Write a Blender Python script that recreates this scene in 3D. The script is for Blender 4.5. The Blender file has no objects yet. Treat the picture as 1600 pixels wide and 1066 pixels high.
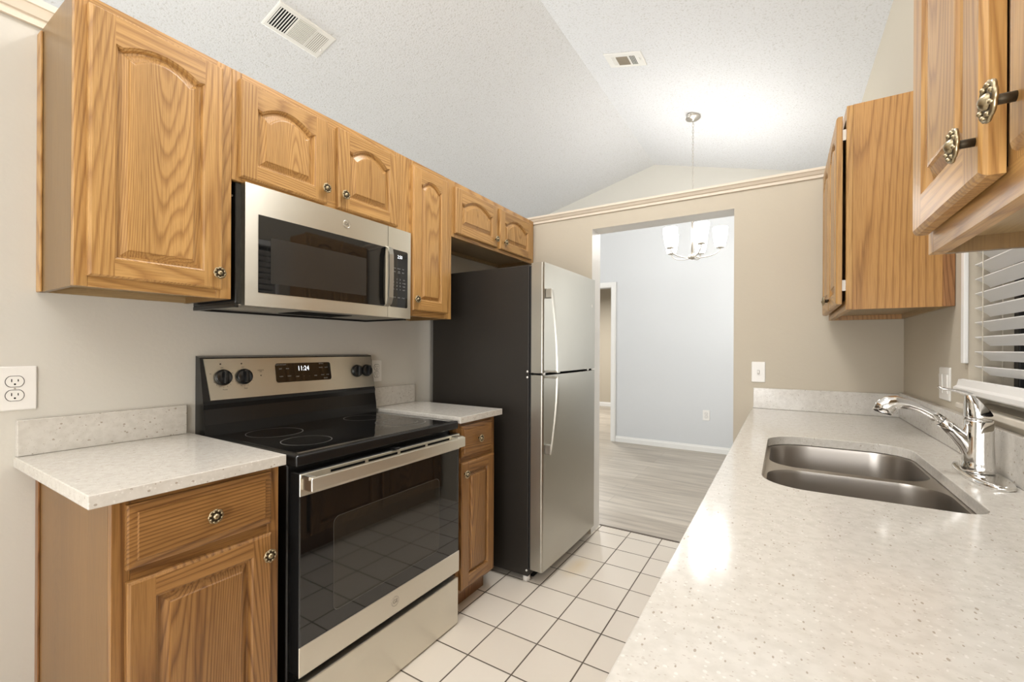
import bpy, bmesh, math, random
from mathutils import Vector, Matrix
random.seed(4)
PI = math.pi
S = bpy.context.scene
COL = S.collection

# ------------------------------------------------------------------ camera
F_PX, YAW, ROLL, CY, EYE = 686.18, 31.7333, 0.2861, 544.656, 1.217
cd = bpy.data.cameras.new('camera'); cam = bpy.data.objects.new('camera', cd); COL.objects.link(cam)
cd.sensor_fit = 'HORIZONTAL'; cd.sensor_width = 36.0; cd.lens = 36.0 * F_PX / 1600
cd.shift_y = (CY - 533.0) / 1600; cd.clip_start = 0.02; cd.clip_end = 200
cam.location = (0, 0, EYE)
Rz = Matrix.Rotation(math.radians(YAW), 4, 'Z'); Rx = Matrix.Rotation(math.radians(90), 4, 'X')
Rr = Matrix.Rotation(math.radians(ROLL), 4, 'Z')
cam.matrix_world = Matrix.Translation((0, 0, EYE)) @ Rz @ Rx @ Rr
S.camera = cam

# ------------------------------------------------------------------ view, world, large lights
S.view_settings.view_transform = 'Standard'; S.view_settings.look = 'None'
S.view_settings.exposure = 0.16; S.view_settings.gamma = 1.0; S.view_settings.use_curve_mapping = False
W = bpy.data.worlds.new('world'); S.world = W; W.use_nodes = True
W.node_tree.nodes['Background'].inputs[0].default_value = (0.10, 0.12, 0.15, 1)
W.node_tree.nodes['Background'].inputs[1].default_value = 0.25

def area(name, loc, target, sx, sy, power, color, spread=180):
    l = bpy.data.lights.new(name, 'AREA'); l.shape = 'RECTANGLE'; l.size = sx; l.size_y = sy
    l.energy = power; l.color = color; l.spread = math.radians(spread)
    o = bpy.data.objects.new(name, l); COL.objects.link(o); o.location = loc
    o.rotation_euler = (Vector(target) - Vector(loc)).to_track_quat('-Z', 'Y').to_euler()
    return o
area('kitchen_ceiling_light', (-0.57, 1.40, 3.18), (-0.57, 1.40, 0), 0.5, 0.5, 24, (1.0, 0.975, 0.955))
area('ceiling_bounce_fill', (-1.1, -1.1, 2.2), (-1.1, -0.9, 4.0), 0.8, 0.8, 112, (1.0, 0.985, 0.975))  # added upward fill bounced off the ceiling; no lamp stands there
area('low_front_fill', (-0.30, -1.0, 0.95), (-0.35, 1.5, 1.25), 1.0, 0.8, 23, (1.0, 0.985, 0.975))  # unseen fill added low behind the camera for walls and blind
area('rear_fill', (-0.6, -3.9, 1.7), (-0.6, 0, 1.35), 3.0, 2.2, 45, (0.98, 0.99, 1.0))  # broad fill added behind the camera; the back wall has no opening
area('living_daylight', (-6.3, 1.2, 1.6), (-2, 1.2, 2.6), 3.5, 1.6, 190, (0.92, 0.965, 1.0))
area('dining_fill', (0.3, 4.4, 1.5), (-3, 4.4, 1.4), 1.6, 1.3, 11, (0.95, 0.98, 1.0))  # fill added to brighten the dining room; no window opens there
area('hall_light', (-3.2, 7.4, 2.3), (-3.2, 7.4, 0), 0.5, 0.5, 70, (1.0, 0.97, 0.93))

# ------------------------------------------------------------------ material helpers
def newmat(name):
    m = bpy.data.materials.new(name); m.use_nodes = True
    nt = m.node_tree; b = nt.nodes['Principled BSDF']
    return m, nt, b
def N(nt, t, **kw):
    n = nt.nodes.new(t)
    for k, v in kw.items(): setattr(n, k, v)
    return n
def L(nt, a, b): nt.links.new(a, b)
def setin(n, **kw):
    for k, v in kw.items(): n.inputs[k.replace('_', ' ')].default_value = v
def plain(name, col, rough=0.5, metal=0.0, spec=0.5, coat=0.0, emit=None, estr=0):
    m, nt, b = newmat(name)
    b.inputs['Base Color'].default_value = (*col, 1); b.inputs['Roughness'].default_value = rough
    b.inputs['Metallic'].default_value = metal; b.inputs['Specular IOR Level'].default_value = spec
    b.inputs['Coat Weight'].default_value = coat
    if emit: b.inputs['Emission Color'].default_value = (*emit, 1); b.inputs['Emission Strength'].default_value = estr
    return m
def ramp(nt, stops):
    r = N(nt, 'ShaderNodeValToRGB'); e = r.color_ramp.elements
    while len(e) < len(stops): e.new(0.5)
    for i, (p, c) in enumerate(stops): e[i].position = p; e[i].color = (*c, 1)
    return r
def math_(nt, op, a=None, b=None, c=None):
    n = N(nt, 'ShaderNodeMath', operation=op)
    for i, v in enumerate((a, b, c)):
        if v is None: continue
        if isinstance(v, (int, float)): n.inputs[i].default_value = v
        else: L(nt, v, n.inputs[i])
    return n.outputs[0]
def mixc(nt, fac, a, b, blend='MIX'):
    n = N(nt, 'ShaderNodeMix', data_type='RGBA', blend_type=blend)
    if isinstance(fac, (int, float)): n.inputs[0].default_value = fac
    else: L(nt, fac, n.inputs[0])
    for i, v in ((6, a), (7, b)):
        if isinstance(v, tuple): n.inputs[i].default_value = (*v, 1)
        else: L(nt, v, n.inputs[i])
    return n.outputs[2]

def oak(name, axis, light=(0.525, 0.305, 0.108), mid=(0.415, 0.222, 0.070), dark=(0.31, 0.152, 0.048), freq=5.0, seed=0.0, contrast=0.8, rough=0.36, rings=46.0):
    """oak board: contour-line cathedral grain along one axis, plus fine open pores"""
    m, nt, b = newmat(name)
    tc = N(nt, 'ShaderNodeTexCoord'); oi = N(nt, 'ShaderNodeObjectInfo')
    off = N(nt, 'ShaderNodeCombineXYZ')
    r1 = math_(nt, 'MULTIPLY_ADD', oi.outputs['Random'], 7.3, seed)
    for i in range(3): L(nt, r1, off.inputs[i])
    add = N(nt, 'ShaderNodeVectorMath', operation='ADD'); L(nt, tc.outputs['Object'], add.inputs[0]); L(nt, off.outputs[0], add.inputs[1])
    def mp(across, along):
        v = [across] * 3; v['XYZ'.index(axis)] = along
        n = N(nt, 'ShaderNodeMapping'); n.inputs['Scale'].default_value = v
        L(nt, add.outputs[0], n.inputs['Vector']); return n.outputs[0]
    def noise(vec, scale, detail=2.0, rg=0.5):
        n = N(nt, 'ShaderNodeTexNoise'); n.inputs['Scale'].default_value = scale
        n.inputs['Detail'].default_value = detail; n.inputs['Roughness'].default_value = rg
        L(nt, vec, n.inputs['Vector']); return n.outputs['Fac']
    base = noise(mp(freq, freq * 0.075), 1.0, 0.0, 0.3)
    wob = noise(mp(60, 2.2), 1.0, 2.0)
    ph = math_(nt, 'ADD', math_(nt, 'MULTIPLY', base, rings), math_(nt, 'MULTIPLY', wob, 0.7))
    fr = math_(nt, 'FRACT', ph)
    ring = ramp(nt, [(0.0, mid), (0.10, dark), (0.28, mid), (0.50, light), (0.88, light), (1.0, mid)])
    L(nt, fr, ring.inputs[0])
    pores = noise(mp(330, 9.0), 1.0, 2.0, 0.6)
    pr = ramp(nt, [(0.36, (0.60, 0.53, 0.46)), (0.54, (1.03, 1.03, 1.03))]); L(nt, pores, pr.inputs[0])
    tone = noise(mp(9, 0.9), 1.0, 1.0)
    tr = ramp(nt, [(0.3, (0.86, 0.84, 0.80)), (0.7, (1.06, 1.05, 1.03))]); L(nt, tone, tr.inputs[0])
    avg = tuple(0.72 * light[i] + 0.28 * mid[i] for i in range(3))
    c = mixc(nt, contrast, avg, ring.outputs[0])
    c = mixc(nt, 0.62 * max(0.5, contrast), c, pr.outputs[0], 'MULTIPLY')
    c = mixc(nt, 1.0, c, tr.outputs[0], 'MULTIPLY')
    L(nt, c, b.inputs['Base Color'])
    b.inputs['Roughness'].default_value = rough; b.inputs['Coat Weight'].default_value = 0.12; b.inputs['Coat Roughness'].default_value = 0.25
    bp = N(nt, 'ShaderNodeBump'); bp.inputs['Strength'].default_value = 0.12; bp.inputs['Distance'].default_value = 0.002
    L(nt, pores, bp.inputs['Height']); L(nt, bp.outputs[0], b.inputs['Normal'])
    return m
OAK_Z = oak('oak_vertical', 'Z', seed=1.0)
OAK_Y = oak('oak_horizontal', 'Y', seed=4.0)
OAK_X = oak('oak_depth', 'X', seed=2.0)
OAK_P = oak('oak_panel', 'Z', freq=7.5, seed=9.0)
OAK_S = oak('oak_side_veneer', 'Z', light=(0.205, 0.122, 0.045), mid=(0.187, 0.108, 0.038), dark=(0.16, 0.09, 0.030), freq=9, seed=3.0, contrast=0.35)  # side tone darkened so the panels carry their shade in the colour
OAK_C = oak('oak_cathedral_side', 'Z', light=(0.47, 0.255, 0.085), mid=(0.42, 0.215, 0.066), dark=(0.25, 0.115, 0.034), freq=3.0, seed=5.6, contrast=0.75)
OAK_D = oak('oak_dark_trim', 'Z', light=(0.30, 0.145, 0.055), mid=(0.24, 0.11, 0.04), dark=(0.14, 0.06, 0.02), seed=6.0)
OAK_B = oak('oak_cabinet_bottom', 'Y', light=(0.40, 0.29, 0.15), mid=(0.36, 0.25, 0.125), dark=(0.3, 0.2, 0.1), seed=7.0, contrast=0.3)

BL, BM_, BD_ = (0.32, 0.165, 0.053), (0.235, 0.11, 0.033), (0.125, 0.053, 0.015)  # browner base finish, with part of its shade put into the colour
OAK_BZ = oak('brown_oak_vertical', 'Z', BL, BM_, BD_, seed=11.0)
OAK_BY = oak('brown_oak_horizontal', 'Y', BL, BM_, BD_, seed=14.0)
OAK_BP = oak('brown_oak_panel', 'Z', BL, BM_, BD_, freq=7.5, seed=12.3)
OAK_BS = oak('brown_oak_side_veneer', 'Z', light=(0.205, 0.104, 0.028), mid=(0.188, 0.093, 0.024), dark=(0.15, 0.072, 0.018), freq=9, seed=13.0, contrast=0.35)  # base side panels, shade likewise put into the tone
UPPER = (OAK_Z, OAK_Y, OAK_P); BASE = (OAK_BZ, OAK_BY, OAK_BP)
def paint(name, col, bump=0.05, rough=0.6):
    m, nt, b = newmat(name)
    b.inputs['Base Color'].default_value = (*col, 1); b.inputs['Roughness'].default_value = rough
    b.inputs['Specular IOR Level'].default_value = 0.3
    tc = N(nt, 'ShaderNodeTexCoord'); n = N(nt, 'ShaderNodeTexNoise'); n.inputs['Scale'].default_value = 70; n.inputs['Detail'].default_value = 3
    L(nt, tc.outputs['Object'], n.inputs['Vector'])
    bp = N(nt, 'ShaderNodeBump'); bp.inputs['Strength'].default_value = bump; bp.inputs['Distance'].default_value = 0.01
    L(nt, n.outputs['Fac'], bp.inputs['Height']); L(nt, bp.outputs[0], b.inputs['Normal'])
    return m
P_BEIGE = paint('wall_beige_paint', (0.53, 0.475, 0.38))
P_GREIGE = paint('wall_greige_paint', (0.605, 0.58, 0.52))
P_GRAY = paint('wall_pale_gray_paint', (0.625, 0.637, 0.645))
P_WHITE = paint('trim_white_paint', (0.82, 0.81, 0.78), 0.01, 0.35)
P_CROWN = paint('crown_cream_paint', (0.70, 0.62, 0.51), 0.01, 0.4)

def mat_ceiling():
    m, nt, b = newmat('popcorn_ceiling')
    tc = N(nt, 'ShaderNodeTexCoord')
    n = N(nt, 'ShaderNodeTexNoise'); n.inputs['Scale'].default_value = 85; n.inputs['Detail'].default_value = 3; n.inputs['Roughness'].default_value = 0.6
    L(nt, tc.outputs['Object'], n.inputs['Vector'])
    r = ramp(nt, [(0.30, (0.55, 0.54, 0.51)), (0.46, (0.70, 0.70, 0.70))]); L(nt, n.outputs['Fac'], r.inputs[0])  # hollows coloured darker to stand for shadows between the bumps
    L(nt, r.outputs[0], b.inputs['Base Color']); b.inputs['Roughness'].default_value = 0.9; b.inputs['Specular IOR Level'].default_value = 0.1
    bp = N(nt, 'ShaderNodeBump'); bp.inputs['Strength'].default_value = 0.4; bp.inputs['Distance'].default_value = 0.012
    L(nt, n.outputs['Fac'], bp.inputs['Height']); L(nt, bp.outputs[0], b.inputs['Normal'])
    return m
P_CEIL = mat_ceiling()

def mat_tile():
    m, nt, b = newmat('floor_tile')
    p = 0.2041; gx, gy = -1.2774, 1.6148; g = 0.0056
    tc = N(nt, 'ShaderNodeTexCoord'); sp = N(nt, 'ShaderNodeSeparateXYZ'); L(nt, tc.outputs['Object'], sp.inputs[0])
    def cell(o, g0):
        t = math_(nt, 'DIVIDE', math_(nt, 'SUBTRACT', o, g0), p)
        return math_(nt, 'FLOOR', t), math_(nt, 'ABSOLUTE', math_(nt, 'SUBTRACT', math_(nt, 'FRACT', math_(nt, 'ADD', t, 0.5)), 0.5))
    ix, dx = cell(sp.outputs[0], gx); iy, dy = cell(sp.outputs[1], gy)
    d = math_(nt, 'MINIMUM', dx, dy)
    gr = ramp(nt, [(g / p / 2 * 0.8, (0, 0, 0)), (g / p / 2 * 1.35, (1, 1, 1))]); L(nt, d, gr.inputs[0])
    cb = N(nt, 'ShaderNodeCombineXYZ'); L(nt, ix, cb.inputs[0]); L(nt, iy, cb.inputs[1])
    wn = N(nt, 'ShaderNodeTexWhiteNoise'); L(nt, cb.outputs[0], wn.inputs['Vector'])
    tr = ramp(nt, [(0, (0.71, 0.645, 0.55)), (1, (0.75, 0.69, 0.60))]); L(nt, wn.outputs['Value'], tr.inputs[0])
    n = N(nt, 'ShaderNodeTexNoise'); n.inputs['Scale'].default_value = 3.0; n.inputs['Detail'].default_value = 5; L(nt, tc.outputs['Object'], n.inputs['Vector'])
    gt = ramp(nt, [(0.35, (0.075, 0.058, 0.04)), (0.7, (0.18, 0.145, 0.108))]); L(nt, n.outputs['Fac'], gt.inputs[0])
    # rusty stain left on the tiles beside the refrigerator
    sx = math_(nt, 'DIVIDE', math_(nt, 'ADD', sp.outputs[0], 0.99), 0.13); sy = math_(nt, 'DIVIDE', math_(nt, 'SUBTRACT', sp.outputs[1], 2.33), 0.36)
    rr = math_(nt, 'SQRT', math_(nt, 'ADD', math_(nt, 'MULTIPLY', sx, sx), math_(nt, 'MULTIPLY', sy, sy)))
    rr = math_(nt, 'ADD', rr, math_(nt, 'MULTIPLY', n.outputs['Fac'], 0.9))
    st = ramp(nt, [(0.45, (0.55, 0.55, 0.55)), (1.25 / 1.3, (0, 0, 0))]); L(nt, rr, st.inputs[0])
    tcol = mixc(nt, st.outputs[0], tr.outputs[0], (0.66, 0.50, 0.27))
    c = mixc(nt, gr.outputs[0], gt.outputs[0], tcol); L(nt, c, b.inputs['Base Color'])
    rg = ramp(nt, [(0, (0.8,) * 3), (1, (0.24,) * 3)]); L(nt, gr.outputs[0], rg.inputs[0]); L(nt, rg.outputs[0], b.inputs['Roughness'])
    bp = N(nt, 'ShaderNodeBump'); bp.inputs['Strength'].default_value = 0.5; bp.inputs['Distance'].default_value = 0.002
    L(nt, gr.outputs[0], bp.inputs['Height']); L(nt, bp.outputs[0], b.inputs['Normal'])
    return m
M_TILE = mat_tile()

def mat_vinyl():
    m, nt, b = newmat('gray_vinyl_plank')
    tc = N(nt, 'ShaderNodeTexCoord')
    br = N(nt, 'ShaderNodeTexBrick'); br.offset = 0.37; br.offset_frequency = 2
    setin(br, Scale=1.0, Mortar_Size=0.0012, Brick_Width=1.2, Row_Height=0.18, Bias=0.0)
    br.inputs['Color1'].default_value = (0.43, 0.38, 0.315, 1); br.inputs['Color2'].default_value = (0.53, 0.48, 0.41, 1)
    br.inputs['Mortar'].default_value = (0.27, 0.235, 0.19, 1); L(nt, tc.outputs['Object'], br.inputs['Vector'])
    mp = N(nt, 'ShaderNodeMapping'); mp.inputs['Scale'].default_value = (1.6, 16, 1); L(nt, tc.outputs['Object'], mp.inputs['Vector'])
    n = N(nt, 'ShaderNodeTexNoise'); n.inputs['Scale'].default_value = 1.4; n.inputs['Detail'].default_value = 6; L(nt, mp.outputs[0], n.inputs['Vector'])
    r = ramp(nt, [(0.32, (0.74, 0.72, 0.70)), (0.66, (1.1, 1.09, 1.07))]); L(nt, n.outputs['Fac'], r.inputs[0])
    c = mixc(nt, 1.0, br.outputs['Color'], r.outputs[0], 'MULTIPLY'); L(nt, c, b.inputs['Base Color'])
    b.inputs['Roughness'].default_value = 0.36
    return m
M_VINYL = mat_vinyl()

def mat_quartz():
    m, nt, b = newmat('speckled_quartz')
    tc = N(nt, 'ShaderNodeTexCoord')
    def specks(scale, thr, loc, mapscale=(1, 1, 1)):
        mp = N(nt, 'ShaderNodeMapping'); mp.inputs['Location'].default_value = (loc, loc, loc); mp.inputs['Scale'].default_value = mapscale
        L(nt, tc.outputs['Object'], mp.inputs['Vector'])
        v = N(nt, 'ShaderNodeTexVoronoi'); v.inputs['Scale'].default_value = scale; L(nt, mp.outputs[0], v.inputs['Vector'])
        sel = N(nt, 'ShaderNodeSeparateColor'); L(nt, v.outputs['Color'], sel.inputs[0])
        rad = math_(nt, 'MULTIPLY', math_(nt, 'SUBTRACT', sel.outputs[0], 1 - thr), 0.42 / thr)
        return math_(nt, 'LESS_THAN', v.outputs['Distance'], rad)
    c = (0.605, 0.575, 0.515)
    n = N(nt, 'ShaderNodeTexNoise'); n.inputs['Scale'].default_value = 60; n.inputs['Detail'].default_value = 4; L(nt, tc.outputs['Object'], n.inputs['Vector'])
    r = ramp(nt, [(0.35, (0.56, 0.53, 0.475)), (0.6, (0.615, 0.585, 0.53))]); L(nt, n.outputs['Fac'], r.inputs[0])
    c = r.outputs[0]
    c = mixc(nt, math_(nt, 'MULTIPLY', specks(200, 0.28, 0.0, (1, 1.8, 1)), 0.72), c, (0.46, 0.41, 0.35))
    c = mixc(nt, math_(nt, 'MULTIPLY', specks(120, 0.10, 3.0, (2.0, 1, 1.2)), 0.9), c, (0.36, 0.31, 0.25))
    c = mixc(nt, math_(nt, 'MULTIPLY', specks(170, 0.3, 7.0), 0.3), c, (0.86, 0.84, 0.80))
    L(nt, c, b.inputs['Base Color']); b.inputs['Roughness'].default_value = 0.13; b.inputs['Specular IOR Level'].default_value = 0.5
    return m
M_QUARTZ = mat_quartz()

def steel(name, axis, col=(0.80, 0.77, 0.68), rough=0.27, var=0.05, tang=None):
    m, nt, b = newmat(name)
    tc = N(nt, 'ShaderNodeTexCoord'); mp = N(nt, 'ShaderNodeMapping')
    v = [900] * 3; v['XYZ'.index(axis)] = 4; mp.inputs['Scale'].default_value = v; L(nt, tc.outputs['Object'], mp.inputs['Vector'])
    n = N(nt, 'ShaderNodeTexNoise'); n.inputs['Scale'].default_value = 1.0; n.inputs['Detail'].default_value = 2; L(nt, mp.outputs[0], n.inputs['Vector'])
    n2 = N(nt, 'ShaderNodeTexNoise'); n2.inputs['Scale'].default_value = 5.0; n2.inputs['Detail'].default_value = 4; L(nt, tc.outputs['Object'], n2.inputs['Vector'])
    rr = math_(nt, 'ADD', math_(nt, 'MULTIPLY', n.outputs['Fac'], var), math_(nt, 'MULTIPLY_ADD', n2.outputs['Fac'], 0.10, rough - 0.5 * var - 0.05))
    L(nt, rr, b.inputs['Roughness'])
    b.inputs['Base Color'].default_value = (*col, 1); b.inputs['Metallic'].default_value = 1.0
    if tang:
        tv = N(nt, 'ShaderNodeCombineXYZ')
        for i in range(3): tv.inputs[i].default_value = tang[i]
        L(nt, tv.outputs[0], b.inputs['Tangent']); b.inputs['Anisotropic'].default_value = 0.85
    return m
M_STEEL = steel('brushed_steel_horizontal', 'Y', rough=0.36, tang=(0.2, 0.0, 1.0))
M_STEELZ = steel('brushed_steel_vertical', 'Z', col=(0.44, 0.425, 0.38), rough=0.34)
M_SINK = steel('sink_steel', 'X', col=(0.46, 0.43, 0.395), rough=0.30)
M_CHROME = plain('chrome', (0.80, 0.79, 0.77), 0.06, 1.0)
M_NICKEL = plain('satin_nickel', (0.60, 0.56, 0.50), 0.32, 1.0)
M_BRASS = plain('antique_brass', (0.40, 0.33, 0.21), 0.33, 1.0)
M_BRASSD = plain('antique_brass_recess', (0.07, 0.055, 0.035), 0.5, 0.8)
M_BLACK = plain('black_enamel', (0.010, 0.010, 0.010), 0.22, spec=0.5)
M_GLASS_B = plain('black_glass', (0.006, 0.006, 0.006), 0.035, spec=0.6, coat=0.3)
M_WINB = plain('oven_window_glass', (0.022, 0.020, 0.016), 0.05, spec=0.6, coat=0.3)
M_MWWIN = plain('microwave_window_mesh', (0.028, 0.026, 0.023), 0.16, spec=0.5)
M_VOID = plain('dark_recess', (0.004, 0.004, 0.004), 0.8, spec=0.1)
M_CHAR = plain('charcoal_case', (0.021, 0.0175, 0.0140), 0.45, spec=0.35)
M_PLAST = plain('white_plastic', (0.80, 0.78, 0.74), 0.35)
M_VENT = plain('vent_white_metal', (0.76, 0.74, 0.69), 0.45)
M_SLAT = plain('blind_white', (0.90, 0.90, 0.885), 0.4)
M_CORD = plain('blind_cord', (0.78, 0.72, 0.60), 0.7)
M_INK = plain('gray_ink', (0.05, 0.045, 0.04), 0.5)
M_PRINT = plain('pale_print', (0.42, 0.42, 0.41), 0.5)
M_LED = plain('lit_digits', (0.8, 0.85, 0.9), 0.4, emit=(0.9, 0.95, 1.0), estr=1.3)
M_RING = plain('burner_ring_print', (0.24, 0.235, 0.225), 0.25)
M_RUBBER = plain('black_rubber', (0.012, 0.012, 0.012), 0.6)
M_BRONZE = plain('bronze_window_frame', (0.012, 0.011, 0.010), 0.4, 0.2)
M_SHADE = plain('lit_frosted_glass', (0.9, 0.88, 0.84), 0.4, emit=(1.0, 0.98, 0.945), estr=7.0)
M_GRILLE = plain('vent_dusty_louver', (0.30, 0.25, 0.18), 0.7)
def mat_pane():
    m, nt, b = newmat('window_glass')
    b.inputs['Base Color'].default_value = (0.02, 0.022, 0.025, 1); b.inputs['Roughness'].default_value = 0.03
    b.inputs['Transmission Weight'].default_value = 0.35
    return m
M_PANE = mat_pane()

# ------------------------------------------------------------------ object helpers
def empty(name, loc, label, cat, group=None):
    o = bpy.data.objects.new(name, None); COL.objects.link(o); o.location = loc; o.empty_display_size = 0.05
    o['label'] = label; o['category'] = cat
    if group: o['group'] = group
    return o
class B:
    """collects shapes in world coordinates, links them as one mesh object"""
    def __init__(s): s.bm = bmesh.new(); s.mats = []
    def mi(s, m):
        if m not in s.mats: s.mats.append(m)
        return s.mats.index(m)
    def faces(s, fs, m, smooth=False):
        i = s.mi(m)
        for f in fs: f.material_index = i; f.smooth = smooth
    def box(s, x0, x1, y0, y1, z0, z1, m, bev=0.0, seg=2):
        x0, x1 = min(x0, x1), max(x0, x1); y0, y1 = min(y0, y1), max(y0, y1); z0, z1 = min(z0, z1), max(z0, z1)
        r = bmesh.ops.create_cube(s.bm, size=1.0)
        vs = r['verts']
        for v in vs: v.co = Vector(((x0 + x1) / 2 + v.co.x * (x1 - x0), (y0 + y1) / 2 + v.co.y * (y1 - y0), (z0 + z1) / 2 + v.co.z * (z1 - z0)))
        fs = list({f for v in vs for f in v.link_faces}); s.faces(fs, m)
        if bev > 0:
            es = list({e for v in vs for e in v.link_edges})
            rb = bmesh.ops.bevel(s.bm, geom=es, offset=bev, segments=seg, profile=0.5, affect='EDGES')
            s.faces(rb['faces'], m)
        return s
    def loops(s, rings, m, closed=True, cap0=False, cap1=False, smooth=False):
        vr = [[s.bm.verts.new(p) for p in r] for r in rings]
        out = []
        n = len(vr[0])
        for a, b in zip(vr, vr[1:]):
            for i in range(n if closed else n - 1):
                j = (i + 1) % n
                try: out.append(s.bm.faces.new((a[i], a[j], b[j], b[i])))
                except ValueError: pass
        if cap0: out.append(s.bm.faces.new(list(reversed(vr[0]))))
        if cap1: out.append(s.bm.faces.new(vr[-1]))
        s.faces(out, m, smooth); return out
    def tube(s, pts, r, m, n=12, cap=True, smooth=True, flat=1.0, up=None):
        pts = [Vector(p) for p in pts]; rs = r if isinstance(r, (list, tuple)) else [r] * len(pts)
        fl = flat if isinstance(flat, (list, tuple)) else [flat] * len(pts)
        rings = []; prev = None
        for i, p in enumerate(pts):
            t = (pts[min(i + 1, len(pts) - 1)] - pts[max(i - 1, 0)]).normalized()
            if prev is None:
                a = Vector(up) if up else (Vector((0, 0, 1)) if abs(t.z) < 0.9 else Vector((0, 1, 0)))
            else: a = prev
            a = (a - t * a.dot(t)).normalized(); prev = a; c = t.cross(a)
            rings.append([p + (a * math.cos(2 * PI * k / n) * fl[i] + c * math.sin(2 * PI * k / n)) * rs[i] for k in range(n)])
        s.loops(rings, m, True, cap, cap, smooth); return s
    def lathe(s, prof, origin, axis, m, n=24, mod=None, smooth=True, cap0=True, cap1=True):
        """prof = [(r, h)...] along axis from origin"""
        ax = Vector(axis).normalized(); a = Vector((0, 0, 1)) if abs(ax.z) < 0.9 else Vector((1, 0, 0))
        a = (a - ax * a.dot(ax)).normalized(); c = ax.cross(a); o = Vector(origin)
        rings = []
        for r, h in prof:
            rings.append([o + ax * h + (a * math.cos(2 * PI * k / n) + c * math.sin(2 * PI * k / n)) * (r * (mod(2 * PI * k / n, r) if mod else 1)) for k in range(n)])
        s.loops(rings, m, True, cap0, cap1, smooth); return s
    def poly(s, pts, m):
        f = s.bm.faces.new([s.bm.verts.new(p) for p in pts]); s.faces([f], m); return s
    def prism(s, prof, fn, a, b, m, smooth=False):
        """2D profile extruded between parameter a and b; fn(u, v, t) -> point"""
        s.loops([[fn(u, v, a) for u, v in prof], [fn(u, v, b) for u, v in prof]], m, True, True, True, smooth); return s
    def mesh(s, me, fn, m):
        vs = [s.bm.verts.new(fn(v.co)) for v in me.vertices]; out = []
        for p in me.polygons:
            try: out.append(s.bm.faces.new([vs[i] for i in p.vertices]))
            except ValueError: pass
        s.faces(out, m); return s
    def done(s, name, parent=None, fix=True, smooth_angle=None):
        if fix: bmesh.ops.recalc_face_normals(s.bm, faces=s.bm.faces)
        base = Vector((0, 0, 0)); p = parent
        while p: base = base + Vector(p.location); p = p.parent
        if parent is None and s.bm.verts:
            lo = Vector([min(v.co[i] for v in s.bm.verts) for i in range(3)]); hi = Vector([max(v.co[i] for v in s.bm.verts) for i in range(3)])
            own = Vector(((lo.x + hi.x) / 2, (lo.y + hi.y) / 2, lo.z))
        else: own = Vector((0, 0, 0))
        if parent is None and getattr(s, 'world', False): own = Vector((0, 0, 0))
        for v in s.bm.verts: v.co -= base + own
        me = bpy.data.meshes.new(name); s.bm.to_mesh(me); s.bm.free()
        for m in s.mats: me.materials.append(m)
        o = bpy.data.objects.new(name, me); COL.objects.link(o); o.location = own
        if parent: o.parent = parent
        return o
def struct(b, name):
    b.world = True
    o = b.done(name); o['kind'] = 'structure'; return o
def tag(o, label, cat, group=None):
    o['label'] = label; o['category'] = cat
    if group: o['group'] = group
    return o
_tc = {}
def text_mesh(txt):
    if txt not in _tc:
        c = bpy.data.curves.new('print', 'FONT'); c.body = txt; c.size = 1.0; c.align_x = 'CENTER'; c.align_y = 'CENTER'; c.resolution_u = 2
        o = bpy.data.objects.new('print', c); COL.objects.link(o); bpy.context.view_layer.update()
        me = bpy.data.meshes.new_from_object(o.evaluated_get(bpy.context.evaluated_depsgraph_get()))
        bpy.data.objects.remove(o); _tc[txt] = me
    return _tc[txt]
def put_text(b, txt, fn, u, v, size, m, sx=1.0):
    b.mesh(text_mesh(txt), lambda c: fn(u + c.x * size * sx, v + c.y * size, 0.0004), m)
def rrect(x0, x1, y0, y1, rad, n=8):
    """rounded rectangle, rad = 4 radii for corners (x0,y0),(x1,y0),(x1,y1),(x0,y1), counter-clockwise"""
    if not isinstance(rad, (list, tuple)): rad = [rad] * 4
    out = []
    for (cx, cy, a0), r in zip(((x0, y0, PI), (x1, y0, 1.5 * PI), (x1, y1, 0), (x0, y1, 0.5 * PI)), rad):
        px = cx + (r if cx == x0 else -r); py = cy + (r if cy == y0 else -r)
        for k in range(n + 1):
            t = a0 + k * PI / 2 / n; out.append((px + r * math.cos(t), py + r * math.sin(t)))
    return out
def slab_mesh(outer, holes, thick, bev=0.0):
    """flat plate with holes via a filled 2D curve; z from 0 (bottom) to thick (top)"""
    c = bpy.data.curves.new('plate', 'CURVE'); c.dimensions = '2D'; c.fill_mode = 'BOTH'; c.extrude = thick / 2 - bev; c.bevel_depth = bev; c.bevel_resolution = 1; c.offset = -bev
    for ring in [outer] + holes:
        sp = c.splines.new('POLY'); sp.points.add(len(ring) - 1); sp.use_cyclic_u = True
        for p, (x, y) in zip(sp.points, ring): p.co = (x, y, 0, 1)
    o = bpy.data.objects.new('plate', c); COL.objects.link(o); bpy.context.view_layer.update()
    me = bpy.data.meshes.new_from_object(o.evaluated_get(bpy.context.evaluated_depsgraph_get()))
    bpy.data.objects.remove(o); return me

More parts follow.
